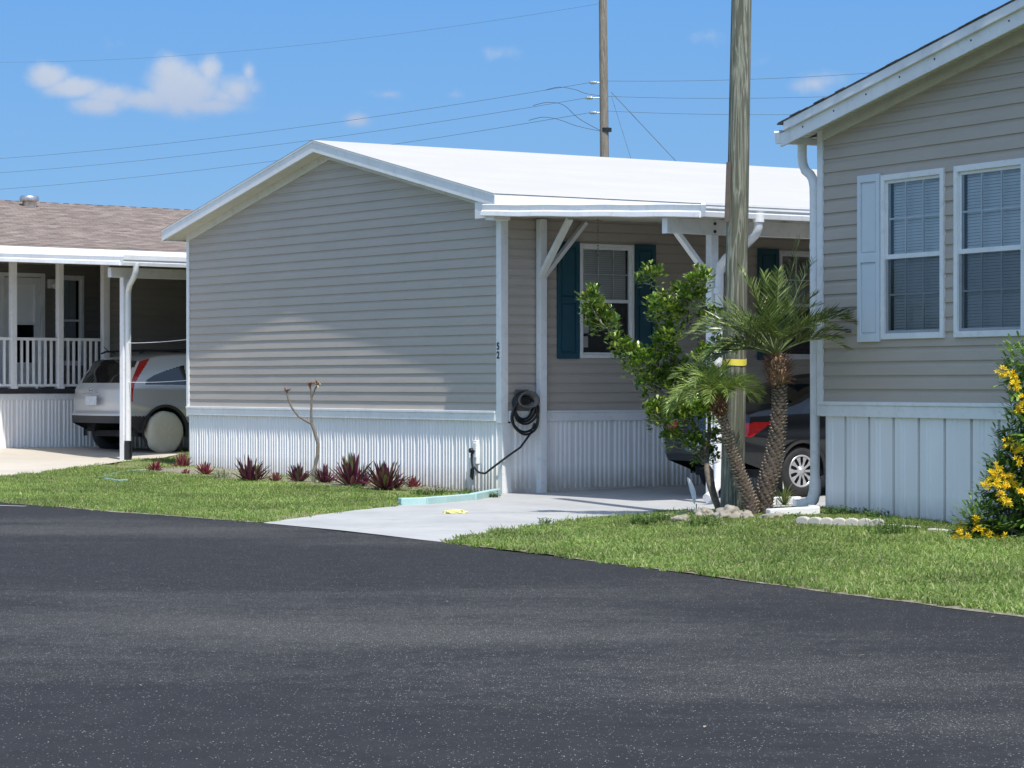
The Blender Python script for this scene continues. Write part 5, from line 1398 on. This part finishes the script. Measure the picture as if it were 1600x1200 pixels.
m.build('blossoms', 'cream_petal', sap, fix=False)
# weeds
def weed(px, py, size, lab, n=26, mat='weed', grp='weeds at the edges of the beds'):
    p = gp(px, py); rr = random.Random(px*7+py); m = MB()
    for _ in range(n):
        a = rr.uniform(0, 6.28); r = rr.random()**.5*size; b = Vector((math.cos(a)*r, math.sin(a)*r*.6, 0))
        h = rr.uniform(.4, 1)*size*.8; tip = b+Vector((rr.uniform(-.3,.3)*h, rr.uniform(-.3,.3)*h, h)); m.tube([b, tip], .002, 4, cap=False)
        for k in range(6):
            q = b.lerp(tip, .25+.15*k); aa = rr.uniform(0, 6.28); leaf_tri(m, q, Vector((math.cos(aa), math.sin(aa), rr.uniform(-.1,.6))), rr.uniform(.025, .05), rr.uniform(.010, .02))
    o = m.build('weed', mat, None, p, fix=False); return tag(o, lab, 'weed', grp)
weed(735,778,.16,'leafy weed behind the teal edging near the outlet box'); weed(772,778,.08,'small weed at the right tip of the teal edging'); weed(690,774,.15,'low weed patch behind the middle of the teal edging'); weed(655,776,.12,'low weed behind the left end of the teal edging')
weed(1310,806,.13,'dark weed clump by the foot of the right downspout',30); weed(1340,806,.10,'dry weed tuft against the right skirting',18); weed(1366,812,.14,'bright weed behind the scalloped edging',30); weed(1383,818,.09,'small weed right of the scalloped edging',18)
weed(1395,838,.22,'wide weed clump in the lawn before the scalloped edging',60); weed(1290,805,.07,'tiny weed at the corner of the right skirting',12); weed(1006,822,.14,'weed at the driveway edge left of the stones',34); weed(1100,826,.16,'weed in the lawn before the rocks',36); weed(1240,812,.08,'weed beside the white concrete curb',12); weed(560,765,.10,'weed between the two biggest oyster plants',20); weed(850,822,.10,'weed at the lawn tip beside the driveway',20); weed(345,748,.16,'sprawling weed in the sandy bed left of the tall purple plant',24); weed(1030,818,.12,'broad weed beside the small pale rock',30)
# strappy grass plant behind the pole
p = gp(1225, 790); m = MB(); rr = random.Random(77)
for _ in range(60):
    a = rr.uniform(0, 6.28); el = rad(rr.uniform(20, 80)); L = rr.uniform(.2, .42); d = Vector((math.cos(a)*math.cos(el), math.sin(a)*math.cos(el), math.sin(el))); s = d.cross(Vector((0,0,1))).normalized()*.006
    e = d*L+Vector((0,0,-L*.25)); m.add([-s, s, d*L*.5+s, d*L*.5-s, e], [(0,1,2,3), (3,2,4)])
tag(m.build('grass_plant', 'palm_leaf', None, p, fix=False), 'dark strappy grass plant right of the palm trunks', 'plant')

# ------------------------------------------------------------------ STONES, EDGING, SMALL THINGS
def rock(px, py, sx_, sy_, sz_, lab, seed):
    p = gp(px, py); bm = bmesh.new(); bmesh.ops.create_icosphere(bm, subdivisions=4, radius=1)
    for v in bm.verts:
        n1 = mnoise.noise(v.co*1.3+Vector((seed,0,0))); n2 = mnoise.noise(v.co*3.5+Vector((0,seed,0)))
        n3 = mnoise.noise(v.co*8+Vector((0,seed,3))); v.co *= 1+.5*n1+.22*n2+.08*n3; v.co.x *= sx_; v.co.y *= sy_; v.co.z *= sz_
        v.co.z += sz_*.35
    me = bpy.data.meshes.new('rock'); bm.to_mesh(me); bm.free(); me.materials.append(M['stone'])
    for pl in me.polygons: pl.use_smooth = True
    o = bpy.data.objects.new('rock', me); COL.objects.link(o); o.location = p; o.rotation_euler = (0, 0, seed)
    return tag(o, lab, 'rock', 'rocks around the palms')
rock(1141,812,.20,.13,.10,'largest coral rock at the foot of the shorter palm',1.3); rock(1066,817,.12,.09,.06,'pale low rock at the left end of the pebble bed',2.1); rock(1165,812,.09,.08,.06,'small rock between the large rock and palm trunks',4.4)
rock(1098,808,.13,.08,.065,'grey rock behind the large rock, at the white post',5.2); rock(1210,812,.12,.07,.045,'flat rock right of the palm trunks',6.6); rock(1080,805,.09,.06,.04,'little dark rock beside the white post foot',7.7); rock(1128,821,.05,.04,.025,'smallest stone in front of the large rock',8.8)
# scalloped edging
pts = [(1243,822),(1262,823),(1281,824),(1300,824.5),(1320,825),(1340,825.5),(1360,826),(1381,826.5)]
sc0 = None
for i in range(len(pts)-1):
    a, b = gp(*pts[i]), gp(*pts[i+1]); d = (b-a); L = d.length; ang = math.atan2(d.y, d.x); m = MB()
    prof = [(0,-.03)]+[(L*.5-L*.5*math.cos(math.pi*k/10), .055+.035*math.sin(math.pi*k/10)) for k in range(11)]+[(L,-.03)]
    fr_ = [(x_, 0, z_) for x_, z_ in prof]; bk = [(x_, .06, z_) for x_, z_ in prof]; n = len(prof)
    m.add(fr_+bk, [tuple(range(n)), tuple(reversed(range(n, 2*n)))]+[(k, (k+1)%n, n+(k+1)%n, n+k) for k in range(n)])
    o = bevel(m.build('edging_block', 'edging', None, a, ang), .008)
    tag(o, 'scallop topped concrete edging block in the row before the right house', 'edging block', 'scalloped edging blocks')
for a_, b_, lab in ((gp(1386,825), gp(1425,829), 'flat white paving strip right of the scalloped edging'), (gp(1448,832), gp(1500,836), 'flat white paving strip beside the flowering bush')):
    m = MB(); d = b_-a_; m.box(0, d.length, 0, .10, -.03, .035); tag(bevel(m.build('paving_strip', 'edging', None, a_, math.atan2(d.y, d.x)), .01), lab, 'paving')
# white concrete curb forming an angle by the right downspout
c0, c1, c2 = gp(1150,800), gp(1278,803), gp(1238,786)
cb = thing('concrete_curb', 'white angled concrete curb at the foot of the right downspout', 'curb', c1)
for q, r_ in ((gp(1200,810), gp(1274,806)), (gp(1274,806), gp(1245,791)), (gp(1165,790), gp(1250,788))):
    m = MB(); m.bar(q-c1+Vector((0,0,.04)), r_-c1+Vector((0,0,.04)), .09, .10); bevel(m.build('curb_segment', 'white', cb), .012)
cc = [gp(1040,812), gp(1075,806), gp(1105,803)]
m = MB(); o0 = cc[0]; m.extrude([(0,-.05,-.05),(0,.05,-.05),(0,.05,.05),(0,-.05,.05)], [q-o0 for q in cc]); tag(bevel(m.build('concrete_curb', 'concrete', None, o0), .01), 'low grey concrete curb along the driveway at the white post', 'curb')
# teal edging boards
for a_, b_, lab in ((gp(627,790), gp(668,789), 'short left end board of the pale teal bed edging'), (gp(668,789), gp(742,782), 'long middle board of the pale teal bed edging'), (gp(745,782), gp(783,775), 'right end board of the pale teal bed edging')):
    m = MB(); d = b_-a_; m.hexa([(0,0,-.03),(d.length-.01,0,-.03),(d.length-.01,.09,-.03),(0,.09,-.03),(0,0,.085),(d.length-.01,0,.085),(d.length-.01,.09,.085),(0,.09,.085)])
    tag(bevel(m.build('edging_board', 'teal_paint', None, a_, math.atan2(d.y, d.x)), .008), lab, 'edging board', 'pale teal edging boards')
ct = [(160,748),(175,742),(200,738),(235,736)]
ct2 = [(163,750),(185,753),(200,752)]
for k, cs in enumerate((ct, ct2)):
    q = [gp(*c) for c in cs]; m = MB(); o0 = q[0]; m.extrude([(0,-.03,-.03),(0,.03,-.03),(0,.03,.03),(0,-.03,.03)], [v-o0 for v in q])
    tag(m.build('edging_strip', 'teal_paint', None, o0), ['faded teal edging strip curving round the left bed end, far side', 'faded teal edging strip curving round the left bed end, near side'][k], 'edging strip')
# garden hose on a hanger (central house side wall)
hx, hy = cw(.19, .27)
hose = thing('garden_hose', 'coiled black hose hanging at the house corner with its end reaching the outlet box', 'hose', (hx, hy, 0), ROT_C)
rr = random.Random(12); hz = 1.10
for k in range(5):
    m = MB(); n = 40; R = .155+.010*k; ex = .02*rr.uniform(-1, 1); pts = []
    for j in range(n+1):
        a = 2*math.pi*j/n; pts.append((.015+.018*k-.03+.01*math.sin(a*2+k), ex+(R+.012*math.sin(a*3+k))*math.cos(a)*1.0, hz-.05*(k > 2)-.02*k+(R*(1.08+.10*(k > 2)))*math.sin(a)))
    m.tube(pts, .015, 8, cap=False); m.build('hose_loop', 'black', hose)
m = MB(); m.tube([(.05,.12,hz-.22),(.05,.05,hz-.36),(.03,-.08,hz-.52),(-.02,-.22,hz-.62),(-.14,-.38,hz-.77),(-.30,-.39,hz-.85),(-.46,-.38,hz-.84),(-.58,-.37,hz-.78),(-.64,-.37,hz-.80),(-.655,-.37,hz-.90),(-.62,-.37,hz-.93),(-.60,-.37,hz-.84),(-.63,-.37,hz-.72),(-.66,-.36,hz-.62),(-.60,-.36,hz-.57)], .014, 8); m.build('hose_tail', 'black', hose)
M['hanger'] = mat_var('grey_plastic', (.13, .12, .11), (.20, .19, .17), 8, .7)
hg = thing('hose_hanger', 'round grey plastic hanger holding the black hose', 'hose hanger', (hx, hy, 0), ROT_C)
m = MB(); n = 26; vs = []
for xx, R in ((-.05,.10),(.03,.115),(.10,.15),(.115,.15),(.10,.12),(.03,.085)):
    for j in range(n):
        a = 2*math.pi*j/n; vs.append((xx, R*math.cos(a)*1.05, hz+.06+R*.8*math.sin(a)*(1.05 if math.sin(a) > 0 else .75)))
m.add(vs, [(i*n+j, i*n+(j+1)%n, (i+1)*n+(j+1)%n, (i+1)*n+j) for i in range(5) for j in range(n)], True); m.build('drum', 'hanger', hg)
m = MB(); m.box(-.06, -.05, -.10, .10, hz-.06, hz+.20); m.build('back_plate', 'hanger', hg)
# yellow bag on the driveway
p = gp(711, 803); bm = bmesh.new(); bmesh.ops.create_icosphere(bm, subdivisions=4, radius=1)
for v in bm.verts:
    k = 1+.35*mnoise.noise(v.co*2.1)+.25*mnoise.noise(v.co*5); v.co *= k; v.co.x *= .115; v.co.y *= .10; v.co.z = max(v.co.z*.035, -.01)+.012
me = bpy.data.meshes.new('plastic_bag'); bm.to_mesh(me); bm.free(); me.materials.append(M['bag']); o = bpy.data.objects.new('plastic_bag', me); COL.objects.link(o); o.location = p
tag(o, 'crumpled pale yellow plastic bag lying on the grey driveway', 'bag')
# white feather shaped garden stake
p = gp(1088, 806); m = MB(); m.tube([(0,0,0),(0,0,.12)], .006, 6)
fe = thing('garden_stake', 'white feather shaped stake stuck in the ground left of the white post', 'garden stake', p)
m.build('stake', 'steel', fe); m = MB()
vs = []; n = 10
for i in range(n+1):
    t = i/n; z = .12+.27*t; x = -.02-.07*t*t*1.0; w = .027*math.sin(math.pi*(.12+.80*(1-t)))*(1 if t < .98 else .1); vs += [(x-w, -.004, z), (x+w, -.004, z), (x-w, .004, z), (x+w, .004, z)]
m.add(vs, [f for i in range(n) for f in ((4*i,4*i+1,4*i+5,4*i+4),(4*i+2,4*i+6,4*i+7,4*i+3),(4*i,4*i+4,4*i+6,4*i+2),(4*i+1,4*i+3,4*i+7,4*i+5))]); m.build('feather', 'white', fe)
# hanging chain / wind chime under the carport
hx_, hy_ = cw(1.55, .42); zt = cpt(1.55)-.10
ch = thing('wind_chime', 'thin hanging spiral chime under the carport edge in front of the window', 'wind chime', (hx_, hy_, 0))
m = MB(); z = zt; rr = random.Random(2)
m.tube([(0,0,z+.02),(0,0,z-.50)], .004, 5); 
m.build('cord', 'hanger', ch); m = MB()
for k in range(12): m.lathe([(.0,-.012),(.013,0),(0,.012)], 8, 'z', (0, 0, z-.06-.038*k))
m.build('beads', 'hanger', ch)
# painted road marks far left, litter on the road
q, r_ = gp(-25, 790), gp(40, 791.5); m = MB(); d = (r_-q); s_ = Vector((-d.y, d.x, 0)).normalized()*.04
m.add([q-s_, r_-s_, r_+s_, q+s_], [(0,1,2,3)]); m.v = [(v[0], v[1], .009) for v in m.v]
tag(m.build('road_marking', 'concrete', None), kind='structure')
for a_, b_ in ((gp(640,806), gp(1045,797)), (gp(1000,806), (Vector((*cw(3.4, 4), 0))))):      # tooled joints in the slab
    m = MB(); d = (b_-a_); d.z = 0; s_ = Vector((-d.y, d.x, 0)).normalized()*.007; n = 14; vs = []
    for i in range(n+1):
        c = a_.lerp(b_, i/n); zz_ = g(c.x, c.y)+.012; vs += [(c.x-s_.x, c.y-s_.y, zz_), (c.x+s_.x, c.y+s_.y, zz_)]
    m.add(vs, [(2*i, 2*i+2, 2*i+3, 2*i+1) for i in range(n)]); tag(m.build('driveway_joint', 'dirt_line', None), kind='structure')
rr = random.Random(55)
def debris(px, py, L, mat, lab, n_):
    p = gp(px, py); m = MB(); d = Vector((rr.uniform(-1,1), rr.uniform(-1,1), .1)).normalized(); leaf_tri(m, Vector((0,0,.008)), Vector((d.x, d.y, .12)), L, L*.4); tag(m.build(n_, mat, None, p, fix=False), lab, 'leaf', 'dry leaves fallen on the road')
for px, py in ((680,1068),(1548,966),(222,1074),(1340,1027),(700,942),(1190,855),(640,1010),(1100,1140)): debris(px, py, rr.uniform(.02, .04), 'scar', 'small dry leaf lying on the dark asphalt', 'dry_leaf')

# ------------------------------------------------------------------ WORLD, SUN, CAMERA
dt_, do_, dh_ = -169., -38., -313.
L_ = Vector((dt_*.559+do_*-.829, dt_*-.829+do_*-.559, dh_)).normalized(); el = math.asin(-L_.z); az = math.atan2(-L_.x, -L_.y)
w = bpy.data.worlds.new('World'); scene.world = w; w.use_nodes = True; nt = w.node_tree; nt.nodes.clear()
out = nt.nodes.new('ShaderNodeOutputWorld'); bg = nt.nodes.new('ShaderNodeBackground'); nt.links.new(bg.outputs[0], out.inputs[0])
sky = nt.nodes.new('ShaderNodeTexSky'); sky.sky_type = 'NISHITA'; sky.sun_disc = False; sky.sun_elevation = el; sky.sun_rotation = az
sky.air_density = 1.0; sky.dust_density = .25; sky.ozone_density = 2.2; sky.altitude = 0
tc = nt.nodes.new('ShaderNodeTexCoord'); sp = nt.nodes.new('ShaderNodeSeparateXYZ'); nt.links.new(tc.outputs['Generated'], sp.inputs[0])
# lift the lookup so the band just above the rooftops has the deep blue of the photo
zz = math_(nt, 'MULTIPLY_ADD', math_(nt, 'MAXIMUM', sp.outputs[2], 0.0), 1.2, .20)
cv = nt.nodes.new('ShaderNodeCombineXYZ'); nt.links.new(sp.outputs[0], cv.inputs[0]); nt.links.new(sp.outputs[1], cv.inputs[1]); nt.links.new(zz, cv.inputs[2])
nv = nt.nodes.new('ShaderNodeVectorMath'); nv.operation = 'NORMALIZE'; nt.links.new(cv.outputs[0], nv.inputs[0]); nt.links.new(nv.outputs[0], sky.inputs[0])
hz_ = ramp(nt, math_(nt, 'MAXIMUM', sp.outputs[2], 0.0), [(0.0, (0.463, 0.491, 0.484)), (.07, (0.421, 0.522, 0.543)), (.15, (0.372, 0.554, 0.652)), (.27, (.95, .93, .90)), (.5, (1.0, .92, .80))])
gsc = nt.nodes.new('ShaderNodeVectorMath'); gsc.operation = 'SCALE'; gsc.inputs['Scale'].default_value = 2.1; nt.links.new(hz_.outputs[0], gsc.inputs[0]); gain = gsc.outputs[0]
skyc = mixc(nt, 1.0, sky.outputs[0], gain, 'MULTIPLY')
# clouds: noise-edged puffs placed by compass direction (u = x/y, v = z/y)
ysafe = math_(nt, 'MAXIMUM', sp.outputs[1], .05)
u = math_(nt, 'DIVIDE', sp.outputs[0], ysafe); v = math_(nt, 'DIVIDE', sp.outputs[2], ysafe)
uv = nt.nodes.new('ShaderNodeCombineXYZ'); nt.links.new(u, uv.inputs[0]); nt.links.new(v, uv.inputs[1])
nz = N(nt, 'ShaderNodeTexNoise'); nz.inputs['Scale'].default_value = 75; nz.inputs['Detail'].default_value = 7; nz.inputs['Roughness'].default_value = .55; nt.links.new(uv.outputs[0], nz.inputs['Vector'])
nzc = math_(nt, 'SUBTRACT', nz.outputs[0], .5)
def puff(px, py, rx, ry, amp):
    cu, cvv = (px-800)/F, (600-py)/F
    a = math_(nt, 'DIVIDE', math_(nt, 'SUBTRACT', u, cu), rx/F); b = math_(nt, 'DIVIDE', math_(nt, 'SUBTRACT', v, cvv), ry/F)
    d = math_(nt, 'SQRT', math_(nt, 'ADD', math_(nt, 'MULTIPLY', a, a), math_(nt, 'MULTIPLY', b, b)))
    return math_(nt, 'MULTIPLY', math_(nt, 'MAXIMUM', math_(nt, 'SUBTRACT', 1.0, d), 0.0), amp)
puffs = [(370,140,60,42,1.15),(150,165,90,26,1.1),(320,165,110,26,1.1),(285,140,95,62,1.5),(265,110,50,42,1.2),(325,110,34,40,1.1),(225,155,95,32,1.3),(75,120,52,34,1.3),(110,138,80,28,1.25),(180,150,100,30,1.1),(352,150,60,36,1.0),(388,112,20,30,.9),(395,140,26,28,.8),(558,188,44,22,1.1),(610,148,50,16,.55),(705,148,30,12,.45),(780,85,60,26,.42),(1110,55,60,30,.42),(1275,130,70,32,.85),(1190,98,40,24,.35),(185,70,55,26,.30),(35,208,30,12,.4)]
acc = None
for p_ in puffs:
    q = puff(*p_); acc = q if acc is None else math_(nt, 'MAXIMUM', acc, q)
dens = math_(nt, 'MULTIPLY_ADD', nzc, 1.25, math_(nt, 'SUBTRACT', acc, .12))
cm = nt.nodes.new('ShaderNodeMapRange'); cm.interpolation_type = 'SMOOTHERSTEP'; cm.inputs[1].default_value = 0.0; cm.inputs[2].default_value = 1.0; nt.links.new(dens, cm.inputs[0])
gate = math_(nt, 'GREATER_THAN', acc, .01)
front = math_(nt, 'GREATER_THAN', sp.outputs[1], .3)
cmask = math_(nt, 'MULTIPLY', math_(nt, 'MULTIPLY', cm.outputs[0], gate), front)
# gentle scattered clouds elsewhere in the dome, for reflections
n2 = N(nt, 'ShaderNodeTexNoise'); n2.inputs['Scale'].default_value = 3.2; n2.inputs['Detail'].default_value = 6; nt.links.new(tc.outputs['Generated'], n2.inputs['Vector'])
m2 = nt.nodes.new('ShaderNodeMapRange'); m2.inputs[1].default_value = .56; m2.inputs[2].default_value = .75; nt.links.new(n2.outputs[0], m2.inputs[0])
back = math_(nt, 'LESS_THAN', sp.outputs[1], .2)
cmask2 = math_(nt, 'MULTIPLY', math_(nt, 'MULTIPLY', m2.outputs[0], back), .8)
cmask = math_(nt, 'MULTIPLY', math_(nt, 'ADD', cmask, cmask2), .90)
# cloud colour: bright tops, blue-grey bases
n3 = N(nt, 'ShaderNodeTexNoise'); n3.inputs['Scale'].default_value = 40; n3.inputs['Detail'].default_value = 5; nt.links.new(uv.outputs[0], n3.inputs['Vector'])
shade = math_(nt, 'MULTIPLY_ADD', n3.outputs[0], .5, math_(nt, 'MULTIPLY', math_(nt, 'SUBTRACT', v, .100), 15))
cc_ = ramp(nt, shade, [(.0, (2.2, 3.0, 4.7)), (.55, (4.0, 4.4, 5.1))])
sc = nt.nodes.new('ShaderNodeVectorMath'); sc.operation = 'SCALE'; sc.inputs['Scale'].default_value = 1.0; nt.links.new(cc_.outputs[0], sc.inputs[0])
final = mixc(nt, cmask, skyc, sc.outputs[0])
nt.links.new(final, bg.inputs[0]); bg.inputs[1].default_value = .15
sl = bpy.data.lights.new('sun', 'SUN'); sl.energy = 4.9; sl.angle = rad(.53); sl.color = (1, .965, .91)
so = bpy.data.objects.new('sun', sl); COL.objects.link(so); so.rotation_euler = L_.to_track_quat('-Z', 'Y').to_euler()
cam = bpy.data.cameras.new('camera'); co = bpy.data.objects.new('camera', cam); COL.objects.link(co)
cam.sensor_width = 36; cam.lens = 36*F/1600; cam.clip_start = .1; cam.clip_end = 6000
co.location = (0, 0, EYE); co.rotation_euler = (rad(90), 0, 0); scene.camera = co
scene.view_settings.view_transform = 'Standard'; scene.view_settings.look = 'None'; scene.view_settings.exposure = 0; scene.view_settings.gamma = 1
scene.render.resolution_x = 1024; scene.render.resolution_y = 768
scene.cycles.max_bounces = 8; scene.cycles.transparent_max_bounces = 16
